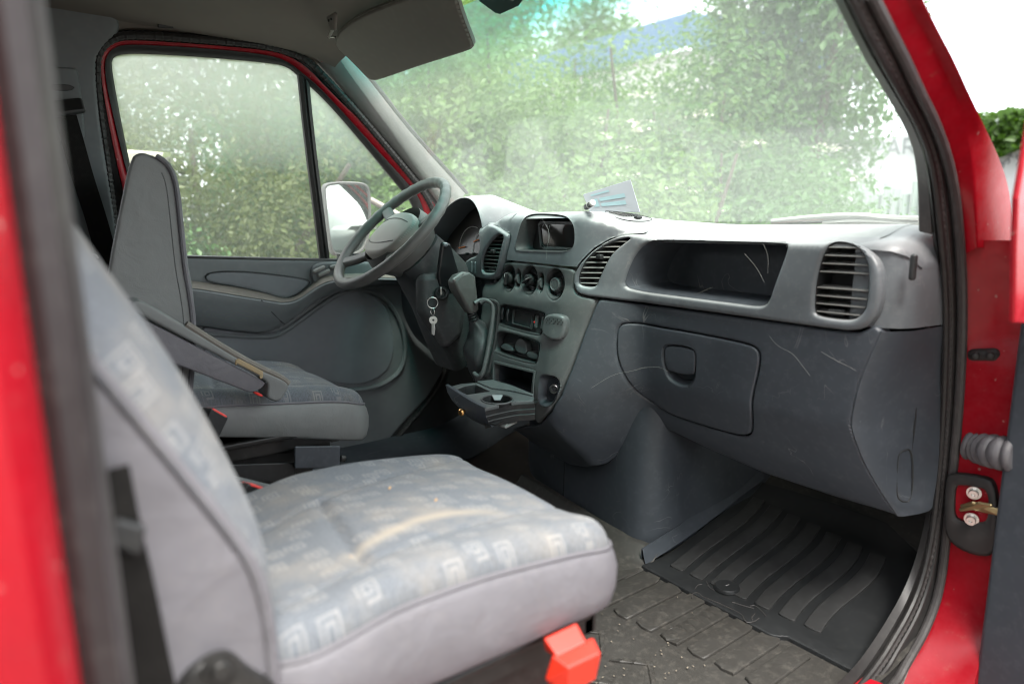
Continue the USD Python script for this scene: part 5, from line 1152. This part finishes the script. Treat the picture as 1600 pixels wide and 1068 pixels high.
for d in (-.006, .010): put(vis, 'bracket_screw', lathe([(.0001, .003), (.003, .002), (.0035, 0)], hb_ + [-.004, d, .004], [-1, -.4, -.3], 10), M['dark'])

# interior mirror foot and frit at the top of the screen
ft = thing('mirror_mount', 'black mirror mount on a dotted patch at the top of the windscreen', 'mirror mount')
def ws_hit(u, v): return hit(u, v, lambda p: p[0] - (1.455 - (p[2] - .80) * 1.02 + (.065 - .02 * (p[2] - .8) / .535) * (1 - ((p[1] - .836) / .824) ** 2)), .6, 3)
fq = [ws_hit(u, v) + np.array([-.003, 0, -.002]) for u, v in ((738, -14), (752, 2), (775, 19), (783, 21), (812, 8), (828, -14))]
put(ft, 'frit_patch', tm(np.array(fq), [[0, 1, 2], [0, 2, 3], [0, 3, 4], [0, 4, 5]]), plain('dark_frit', (.02, .05, .045), .5))
a = ws_hit(812, -4) + np.array([-.02, 0, -.004])
put(ft, 'foot', hull([a, a + [-.02, -.03, .0], a + [.005, -.01, .01], a + [-.012, .012, .012]], .007), M['dark'])

# ---------------------------------------------------------------- things on the dashboard
cardp = [P(u, v, x=1.30) for u, v in ((911.5, 304), (985, 281), (1000, 331), (922, 331))]
cd = thing('paper_permit', 'white printed card leaning behind the windscreen on the dashboard', 'card')
cn = unit(np.cross(cardp[1] - cardp[0], cardp[3] - cardp[0]))
cn = cn if cn @ (CAM - cardp[0]) > 0 else -cn
put(cd, 'sheet', hull(cardp, .0006), M['card'])
def cpt(a, b, h=.0016): return cardp[0] * (1 - a) * (1 - b) + cardp[1] * a * (1 - b) + cardp[2] * a * b + cardp[3] * (1 - a) * b + cn * h
for a0, a1, b0, b1 in ((.15, .55, .12, .2), (.30, .82, .36, .50), (.30, .80, .60, .74), (.15, .26, .36, .74)):
    put(cd, 'print', tm([cpt(a0, b0), cpt(a1, b0), cpt(a1, b1), cpt(a0, b1)], [[0, 1, 2], [0, 2, 3]]), M['card_blue'], smooth=False)
mk = thing('marker_pen', 'short black marker standing on the dashboard in front of the card', 'pen')
m0, m1 = top_hit(916, 326) + [0, 0, .004], None
m1 = P(926, 317, x=m0[0] - .02)
put(mk, 'barrel', cyl(m0, m1, .0075, bevel=.002), M['marker'])
put(mk, 'cap_end', cyl(m1 - (m1 - m0) * .12, m1 + (m1 - m0) * .06, .0078, bevel=.002), M['white_print'])
put(mk, 'band', cyl(m0 + (m1 - m0) * .45, m0 + (m1 - m0) * .58, .0078), M['white_print'])

# cobwebs
web = thing('cobweb', 'pale cobweb threads across the display bay, shelf and glovebox', 'cobweb', kind='stuff')
r2_ = np.random.default_rng(3)
def strands(px, surf_hit, w=.0003, jitter=1.2, lift=.003):
    pts = []
    for u, v in px: pts.append(surf_hit(u + r2_.normal() * jitter, v + r2_.normal() * jitter) + np.array([-lift, 0, 0]))
    return tube(smooth_curve(np.array(pts), 18), w, 4)
def dh(u, v): y, z = D([(u, v)])[0]; return np.array([float(F(y, z)), y, z])
wm = [strands(p, dh, .00024) for p in ([(846, 345), (858, 358), (861, 372), (858, 385), (857, 402)], [(860, 352), (858, 366), (860, 380)], [(1000, 575), (1030, 572), (1045, 578)], [(925, 606), (960, 583), (985, 580), (1010, 572)],
      [(1205, 525), (1215, 540), (1240, 550), (1255, 565), (1268, 588)], [(1284, 548), (1310, 565), (1330, 573), (1337, 578)],
      [(1165, 395), (1185, 420), (1195, 440)], [(1090, 460), (1115, 451)], [(1250, 408), (1275, 425)], [(1195, 380), (1205, 400), (1200, 425)])]
put(web, 'threads', cat(*wm), M['web'])

# ---------------------------------------------------------------- rubber mat in the passenger footwell
rm = thing('floor_mat', 'black ribbed rubber mat in the passenger footwell', 'floor mat')
G = lambda h: (lambda ab: np.stack([ab[:, 0], ab[:, 1], toe(ab[:, 0]) + h + .022 * sstep(.10, .0, ab[:, 1]) * 0], 1))
mo_ = [(1.212, .548), (1.45, .535), (1.655, .515), (1.66, .30), (1.655, .17), (1.60, .04), (1.48, .012), (1.40, .006), (1.222, .008), (1.218, .03), (1.220, .10), (1.222, .165), (1.200, .185), (1.204, .30), (1.208, .45)]
mp_ = Polygon(mo_).buffer(-.004).buffer(.004)
put(rm, 'sheet', panel(mp_, G(.010), ZDN, r=.003, skirt=.010, step=.025), M['mat'])
for k in range(7):
    y0 = .462 - k * .056
    x0, x1 = 1.262 + .003 * k, 1.61 - .008 * k
    xs = np.linspace(x0, x1, 20); wv = .010 * np.sin((xs - x0) / (x1 - x0) * 2 * np.pi)
    ring_ = np.vstack([np.stack([xs, y0 + wv], 1), np.stack([xs[::-1], y0 + .037 + wv[::-1]], 1)])
    put(rm, 'rib', panel(Polygon(ring_).buffer(-.003).buffer(.003), G(.0145), ZDN, r=.002, skirt=.006, step=.02), M['mat_rib'])
cc_ = hit(1136, 919, lambda p: p[2] - float(toe(p[0])) - .012, .8, 3)
put(rm, 'fixing_button', lathe([(.0001, .008), (.020, .009), (.026, .008), (.028, .005), (.029, 0)], cc_, [0, 0, 1], 28), M['mat'])
put(rm, 'button_mark', hull([cc_ + [.006, -.001, .0085], cc_ + [-.004, .001, .0085]], .0008), M['trim'])
wr = [(1081, 933), (1083, 925), (1092, 925), (1096, 931), (1110, 936), (1160, 958), (1163, 968), (1168, 973), (1180, 970), (1186, 965)]
wr2 = [(1086, 920), (1090, 913), (1097, 912)], [(1144, 940), (1160, 945), (1178, 950)], [(1172, 946), (1180, 945), (1190, 953), (1197, 962)], [(1180, 958), (1174, 964), (1176, 968)], [(1104, 908), (1108, 917), (1116, 922)]
def mh(u, v): return hit(u, v, lambda p: p[2] - float(toe(p[0])) - .0108, .8, 3)
put(rm, 'spanner_emblem', cat(*[tube(smooth_curve(np.array([mh(*q) for q in w_]), 30), .0011, 5) for w_ in (wr, *wr2)]), M['seal'], 'raised outline of a spanner moulded in the mat')
lt = np.array([[1.225, .555, .012], [1.40, .548, float(toe(1.40)) + .02], [1.55, .528, float(toe(1.55)) + .03], [1.65, .505, float(toe(1.65)) + .03]]); lt = smooth_curve(lt, 30)
put(rm, 'raised_edge', loft([lt + [0, -.012, -.004], lt + [0, -.006, .012], lt + [0, 0, .034], lt + [0, .003, .033], lt + [0, .004, 0]]), M['dash_low'])
gr = np.random.default_rng(5)
bits = []
for k in range(34):
    u, v = gr.uniform(930, 1120), gr.uniform(930, 1066)
    p = P(u, v, z=.004)
    if p[1] < .72: bits.append(hull([p + gr.normal(0, .0012, 3) * [1, 1, .3] for _ in range(5)], .0004))
solo('floor_grit', cat(*bits), plain('grit', (.20, .17, .13), .9), 'pale grit and crumbs scattered on the rubber floor', 'debris', kind='stuff')

# ---------------------------------------------------------------- open passenger door and its fittings
pdoor = thing('passenger_door', 'open passenger door seen edge on, dark lining under red frame', 'van door')
hd = np.array([1.463, -.104, 0]); dd_ = unit(np.array([-math.cos(math.radians(72)), -math.sin(math.radians(72)), 0])); dn_ = np.array([dd_[1], -dd_[0], 0])
dn_ = dn_ if dn_ @ np.array([-1.0, .3, 0]) > 0 else -dn_
def dq(s, n, z): return hd + dd_ * s + dn_ * n + np.array([0, 0, z])
put(pdoor, 'door_skin', hull([dq(s, n, z) for s in (0, 1.0) for n in (-.09, -.03) for z in (-.25, .70)], .015), M['red'])
put(pdoor, 'door_lining', hull([dq(s, n, z) for s in (.014, .95) for n in (-.03, .012) for z in (-.15, .66)], .012), M['dash_low'])
wf = [dq(s, -.045, z) for s, z in ((.02, .70), (.03, .84), (.09, .98), (.30, 1.20), (.42, 1.28), (.90, 1.28), (.95, 1.15), (.96, .70))]
put(pdoor, 'window_frame', tube(smooth_curve(np.array(wf), 60), .026, 10), M['red'])
put(pdoor, 'frame_base', hull([P(u, v, y=y) for y in (-.135, -.185) for u, v in ((1587, 310), (1584, 400), (1583, 500), (1608, 190), (1650, 100), (1700, 500))], .004), M['red'])
lk = dq(.035, -.006, .672)
put(pdoor, 'lock_button', lathe([(.007, -.012), (.007, .0), (.009, .006), (.0085, .014), (.005, .019), (.0001, .020)], lk + [0, 0, -.004], [0, 0, 1], 16), M['dark'])
bel = np.array([P(1514, 692, y=-.030), P(1535, 700, y=-.055), P(1556, 706, y=-.085), P(1590, 712, y=-.12)]); bel = smooth_curve(bel, 90)
tt = np.linspace(0, 1, 90)
put(pdoor, 'cable_bellows', tube(bel, .0265 + .0060 * np.abs(np.sin(tt * 6 * math.pi)) ** .7 - .003 * (tt < .03), 22), M['boot'])
gz = P(1520, 800, y=-.05)
gk = thing('door_check', 'bolted door check strap in a black rubber gasket on the red post', 'door check')
def hp_(u, v, off=0.0): 
    p = hit(u, v, lambda q: q[0] - (1.466 - off), .8, 3); return p
go = [hp_(*q) for q in ((1481, 742), (1490, 737), (1530, 741), (1562, 750), (1562, 855), (1548, 868), (1515, 862), (1487, 845), (1478, 820))]
gi = [hp_(*q) for q in ((1496, 757), (1505, 755), (1530, 758), (1548, 764), (1548, 812), (1530, 815), (1505, 812), (1494, 805), (1494, 780))]
n0 = 60
goc, gic = smooth_curve(np.array(go), n0, True), smooth_curve(np.array(gi), n0, True)
bxx = np.array([-1.0, 0, 0])
put(gk, 'gasket', loft([goc - bxx * .004, goc + bxx * .010, goc * .85 + gic * .15 + bxx * .014, goc * .25 + gic * .75 + bxx * .014, gic + bxx * .010, gic - bxx * .004], closed=True), M['rubber'])
gic2 = gic.mean(0) + (gic - gic.mean(0)) * 1.02
put(gk, 'red_backing', tm(np.vstack([gic2 + bxx * .002, gic2.mean(0) + bxx * .002]), [[i, (i + 1) % n0, n0] for i in range(n0)]), M['red'])
for u, v in ((1522, 770), (1518, 811)):
    o = hp_(u, v, .012)
    put(gk, 'bolt', cat(lathe([(.0001, .006), (.003, .006), (.0035, .010), (.0075, .010), (.0085, .007), (.0085, 0), (.0125, 0), (.0125, -.003)], o, [-1, -.2, 0], 20)), M['steel'])
put(gk, 'strap', cat(hull([hp_(1503, 790, .012), hp_(1520, 785, .02), hp_(1560, 803, .012), hp_(1560, 796, .012)], .003), hull([hp_(1502, 796, .014), hp_(1530, 786, .02), hp_(1548, 789, .02)], .0035)), M['zinc'])
ds = thing('door_switch', 'small black oval door light switch on the red door post', 'switch')
a, b = hp_(1523, 554, .0), hp_(1553, 554, .0)
put(ds, 'base', hull([a, b], .0135), M['rubber'])
for q in (hp_(1525, 555, .012), hp_(1548, 555, .012)):
    put(ds, 'plunger', lathe([(.0001, .009), (.005, .008), (.0065, .004), (.008, .003), (.0085, 0)], q, [-1, -.3, 0], 16), M['rubber'])
# ---------------------------------------------------------------- outside
GZ = -0.62
solo('ground', box((-60, -60, GZ - .2), (90, 90, GZ)), M['ground'], 'pale gravel yard', kind='structure')
def leaf_mesh(pos, nrm, size, seed):
    """one folded leaf of two triangles pairs at each point"""
    g = np.random.default_rng(seed); n = len(pos)
    a = g.normal(size=(n, 3)); a -= nrm * (a * nrm).sum(1, keepdims=True); a /= np.linalg.norm(a, axis=1, keepdims=True); b = np.cross(nrm, a)
    s = size * np.clip(g.lognormal(-.05, .38, (n, 1)), .4, 2.0)
    tip, tail = pos + a * s, pos - a * s * .9
    l, r = pos + b * s * .48 + nrm * s * .12, pos - b * s * .48 + nrm * s * .12
    v = np.stack([tip, l, tail, r], 1).reshape(-1, 3)
    i = np.arange(n)[:, None] * 4
    f = np.concatenate([i + [0, 1, 2], i + [0, 2, 3]])
    return tm(v, f)
def crown(centre, radii, n, size, seed, lobes=14, droop=0.0, fill=.55):
    """foliage: leaves on the outside of many overlapping lobes"""
    g = np.random.default_rng(seed); c = np.array(centre, float); R = np.array(radii, float)
    u = g.normal(size=(lobes, 3)); u /= np.linalg.norm(u, axis=1, keepdims=True)
    lc = c + u * R * g.uniform(.25, .80, (lobes, 1)); lr = g.uniform(.28, .52, lobes)
    k = g.integers(0, lobes, n)
    d = g.normal(size=(n, 3)); d /= np.linalg.norm(d, axis=1, keepdims=True)
    rad = lr[k][:, None] * R * (1 - fill * g.random((n, 1)) ** 2)
    p = lc[k] + d * rad
    p[:, 2] -= droop * g.random(n) ** 2
    nz = meshkit.noise(p * 2.2, seed); keep = (nz * .6 + .4 * meshkit.noise(p * .9, seed + 5) > .36) & (p[:, 2] > GZ)
    p, d = p[keep], d[keep]
    nr = d + g.normal(0, .55, d.shape) + [0, 0, .55]; nr /= np.linalg.norm(nr, axis=1, keepdims=True)
    return leaf_mesh(p, nr, size, seed + 1)
def stems(base_, top, n, r, seed, spread):
    g = np.random.default_rng(seed); ms = []
    b = np.array(base_, float)
    for k in range(n):
        e = np.array(top, float) + g.normal(0, 1, 3) * spread
        m_ = (b + e) / 2 + g.normal(0, .12, 3) * spread
        q = smooth_curve([b + g.normal(0, .05, 3) * [1, 1, 0], m_, e], 10); ms.append(tube(q, np.linspace(r, r * .3, 10), 6))
    return cat(*ms)
def az(deg, dist, z=GZ): a = math.radians(deg); return np.array([dist * math.cos(a), -.49 + dist * math.sin(a), z])
def plant(name, label, category, deg, dist, w, h, n, size, mat, seed, group=None, lobes=16, base_h=.0, droop=0, r=.03, ns=4):
    t = thing(name, label, category, group)
    o = az(deg, dist)
    put(t, 'crown', crown(o + [0, 0, base_h + (h - base_h) * .52], (w, w, (h - base_h) * .56), n, size, seed, lobes, droop), mat, smooth=False)
    put(t, 'trunk', stems(o, o + [0, 0, h * .75], ns, r, seed, (w * .45, w * .45, h * .1)), M['bark'])
    return t
# hedge of shrubs seen through the windscreen
sh = [(36.5, 5.6, 1.10, 2.85, 'leaf_mid', 'shrub with flat pale flower heads, in front of the white wall'),
      (42, 6.2, 1.35, 3.15, 'leaf_light', 'bright green shrub behind the passenger end of the windscreen'),
      (50, 5.4, 1.25, 2.75, 'leaf_light', 'light green shrub behind the leaning card'),
      (58, 6.0, 1.35, 3.1, 'leaf_light', 'pale leafy shrub behind the display pod'),
      (64, 6.6, 1.35, 3.6, 'leaf_mid', 'tall mid green shrub below the sun visor'),
      (70, 6.4, 1.3, 3.0, 'leaf_mid', 'mid green shrub seen through the quarter light'),
      (38, 7.2, 1.4, 2.9, 'leaf_mid', 'darker shrub filling the gap behind the flowering one'),
      (54, 7.4, 1.6, 3.2, 'leaf_mid', 'rear shrub showing between the pale leafy ones'),
      (46, 7.6, 1.5, 3.2, 'leaf_mid', 'rear shrub below the blue roof')]
for i, (dg, ds_, w, h, mt, lb) in enumerate(sh):
    sh_ = plant('shrub', lb, 'shrub', dg, ds_, w, h, 34000, .022 if i < 6 else .027, M[mt], 40 + i, 'shrubs beyond the windscreen', lobes=30)
    if i == 0:
        gf = np.random.default_rng(31); o_ = az(dg, ds_)
        for k in range(18):
            th, ph = math.radians(dg + 180 + gf.uniform(-65, 65)), gf.uniform(-.1, .75)
            c_ = o_ + np.array([w * .98 * math.cos(th) * math.cos(ph), w * .98 * math.sin(th) * math.cos(ph), h * .52 + h * .52 * math.sin(ph)])
            q_ = c_ + gf.normal(0, 1, (34, 3)) * [.045, .045, .010]; nn_ = np.tile([0.0, 0, 1], (34, 1)) + gf.normal(0, .3, (34, 3)); nn_ /= np.linalg.norm(nn_, axis=1, keepdims=True)
            put(sh_, 'flower_head', leaf_mesh(q_, nn_, .014, 300 + k), plain('cream_flowers', (.62, .60, .50), .7) if k == 0 else '/World/Looks/cream_flowers', smooth=False, kind='stuff')
plant('tree', 'tall dense green tree behind the near end of the windscreen', 'tree', 30.6, 6.8, 1.1, 5.2, 44000, .030, M['leaf_mid'], 71, lobes=26, base_h=.4, r=.07)
plant('tree', 'pale loose tree rising above the shrubs behind the visor', 'tree', 56, 24, 5.4, 14.0, 40000, .085, M['leaf_light'], 72, lobes=30, base_h=1.2, r=.09)
plant('tree', 'pale tree behind the blue roof, left of the tall dense tree', 'tree', 44, 25, 3.0, 9.5, 18000, .085, M['leaf_light'], 78, lobes=22, base_h=1.5, r=.12)
plant('tree', 'drooping olive tree outside the driver window', 'tree', 76, 5.2, 1.3, 3.1, 46000, .016, M['leaf_dry'], 73, lobes=26, base_h=.2, droop=.5, r=.05)
plant('tree', 'hazy olive tree at the rear of the driver window', 'tree', 86, 6.0, 1.5, 3.2, 46000, .018, M['leaf_dry'], 74, lobes=24, base_h=.1, droop=.5, r=.05)
plant('shrub', 'low dark bush under the drooping olive tree', 'shrub', 81, 4.6, 1.2, 1.6, 26000, .016, M['leaf_mid'], 75)
plant('tree', 'tall green tree far behind the driver side shrubs', 'tree', 70, 10, 2.3, 5.2, 26000, .042, M['leaf_mid'], 76, lobes=24, r=.08)
plant('shrub', 'ragged grass-green bush at the rear edge of the driver window', 'shrub', 92, 4.8, 1.2, 1.9, 24000, .017, M['leaf_dry'], 77)
for i, (dg, ds_, w, h, lb) in enumerate(((28.5, 5.0, .75, 1.75, 'low dark shrub at the foot of the tall dense tree'), (33, 4.3, .9, 1.7, 'low shrub in front of the tall dense tree'), (40, 4.2, 1.0, 1.75, 'low green shrub just above the shelf end of the dashboard'), (48, 4.3, 1.0, 1.8, 'low green shrub right behind the defroster grille'), (57, 4.5, 1.0, 1.8, 'low green shrub behind the instrument hood'))):
    plant('shrub', lb, 'shrub', dg, ds_, w, h, 22000, .020, M['leaf_mid' if i < 2 else 'leaf_light'], 60 + i, 'shrubs beyond the windscreen', lobes=24)
plant('tree', 'broad green tree far behind the drooping olive trees', 'tree', 87, 11, 2.8, 5.4, 30000, .036, M['leaf_mid'], 79, lobes=30, base_h=.6, r=.08)
st_ = thing('stone_block', 'pale mossy stone block outside the driver window', 'stone block')
o = az(80.2, 4.0)
zt_ = float(hit(385, 245, lambda p: math.hypot(p[0], p[1] + .49) - 4.0, 2, 8)[2])
put(st_, 'block', rbox((.22, .30, zt_ - GZ), .03, o + [0, 0, (zt_ - GZ) / 2], rotm(20, [0, 0, 1])), M['stone'])
put(st_, 'moss', crown(o + [0, 0, zt_ - GZ - .05], (.26, .26, .22), 900, .025, 90, 8, .5), M['leaf_dry'], smooth=False)

# white wall with lettering and ivy
wl = thing('garden_wall', 'white rendered wall with faded grey lettering and ivy along its top', 'wall')
w0, w1 = az(36, 10.5), az(-4, 9.0)
wz = float(hit(1560, 205, lambda p: math.hypot(p[0], p[1] + .49) - 9.6, 4, 20)[2])
wd = unit(w1 - w0); wn = np.array([wd[1], -wd[0], 0]); wn = wn if wn @ (CAM - w0) > 0 else -wn
put(wl, 'wall_face', hull([w0, w1, w0 - wn * .25, w1 - wn * .25, *(q + np.array([0, 0, wz - GZ]) for q in (w0, w1, w0 - wn * .25, w1 - wn * .25))]), M['wall'], smooth=False)
def wall_hit(u, v): return hit(u, v, lambda p: (p - w0) @ wn, 3, 30)
ta = wall_hit(1372, 246)
txt = meshkit.text_mesh('PARK', float(np.linalg.norm(wall_hit(1385, 246) - wall_hit(1385, 222))), .004)
txt.apply_transform(basis(wall_hit(1362, 244) + wn * .002, wd, np.array([0, 0, 1.0]), wn))
put(wl, 'lettering', txt, M['grey_letter'], smooth=False)
g_ = np.random.default_rng(12)
strokes = []
for k in range(26):
    u, v = g_.uniform(1548, 1612), g_.uniform(222, 262)
    q = np.array([wall_hit(u + g_.normal(0, 4), v + g_.normal(0, 5)) for _ in range(4)]) + wn * .004; strokes.append(tube(smooth_curve(q, 12), .007, 5))
put(wl, 'scribbles', cat(*strokes), M['grey_letter'], 'scribbled dark marks on the wall')
iv = thing('ivy', 'bright green ivy hanging over the top of the white wall', 'ivy')
n = 6500; L_ = np.linalg.norm(w1 - w0); s = g_.uniform(float((wall_hit(1508, 190) - w0) @ wd) / L_, 1, n)
hang = .14 + .30 * meshkit.noise(np.stack([s * L_ * 1.3, 0 * s, 0 * s], 1), 3)
p = w0 + wd * (s * L_)[:, None] + wn * g_.uniform(-.05, .20, n)[:, None]; p[:, 2] = wz + .14 - (hang + .10) * g_.random(n)
nr = wn + g_.normal(0, .5, (n, 3)) + [0, 0, .5]; nr /= np.linalg.norm(nr, axis=1, keepdims=True)
put(iv, 'leaves', leaf_mesh(p, nr, .048, 13), M['leaf_ivy'], smooth=False)
fe = thing('garden_fence', 'low grey-green paling fence in front of the white wall', 'fence')
f0_, f1_ = az(25.5, 8.2), az(17, 8.0)
fz = float(hit(1400, 285, lambda p: math.hypot(p[0], p[1] + .49) - 8.1, 4, 20)[2])
for k in range(15):
    q = f0_ + (f1_ - f0_) * k / 14
    put(fe, 'paling', hull([q + d for d in ([-.03, .02, 0], [.03, -.02, 0], [.03, -.02, fz - GZ - .06 * (k % 3)], [-.03, .02, fz - GZ - .06 * (k % 3)])], .008), M['fence'])
for h in (.5, fz - GZ - .35): put(fe, 'rail', tube(np.array([f0_ + [0, 0, h], f1_ + [0, 0, h]]), .025, 6), M['fence'])

# building with a blue roof behind the shrubs
bd = thing('building', 'pale building with a blue sheet roof showing above the shrubs', 'building')
DB = 17.0
def bh(u, v, d=DB): return hit(u, v, lambda p: math.hypot(p[0], p[1] + .49) - d, 5, 60)
r0_, r1_, r2q = bh(700, 128, 21), bh(1078, 18, 17), bh(1330, 62, 17)
for a, b, dep in ((r0_, r1_, .75), (r1_, r2q, .75)):
    dpt = np.array([2.5, 2.5, .4])
    put(bd, 'roof', hull([a, b, a - [0, 0, dep], b - [0, 0, dep], a + dpt, b + dpt]), M['blue_roof'], smooth=False)
wa, wb, wc = r0_ - [0, 0, .75], r1_ - [0, 0, .75], r2q - [0, 0, .75]
put(bd, 'wall', hull([wa + [.2, .2, 0], wb + [.2, .2, 0], wc + [.3, .2, 0], *(np.array([q[0] + .2, q[1] + .2, GZ]) for q in (wa, wb, wc)), wb + np.array([3, 3, 0]), np.array([wb[0] + 3, wb[1] + 3, GZ])]), M['pale_wall'], smooth=False)

# trees along the passenger side of the yard, beside and behind the photographer
for i, (x, y, w, h, lb) in enumerate(((-5.2, -2.4, 1.7, 4.6, 'dense tree beside the yard, furthest back along the passenger side'), (-3.0, -2.9, 1.6, 4.8, 'dense tree beside the yard, behind the near door pillar'), (-1.5, -4.6, 1.5, 4.2, 'dense tree beside the yard, level with the rear of the cab'))):
    t = thing('tree', lb, 'tree', 'trees along the passenger side')
    o = np.array([x, y, GZ])
    put(t, 'crown', crown(o + [0, 0, h * .52], (w, w * .8, h * .52), 9000, .075, 200 + i, 22, 0, .7), M['leaf_dark'], smooth=False)
    put(t, 'trunk', stems(o, o + [0, 0, h * .7], 3, .09, 210 + i, (w * .3, w * .3, .2)), M['bark'])
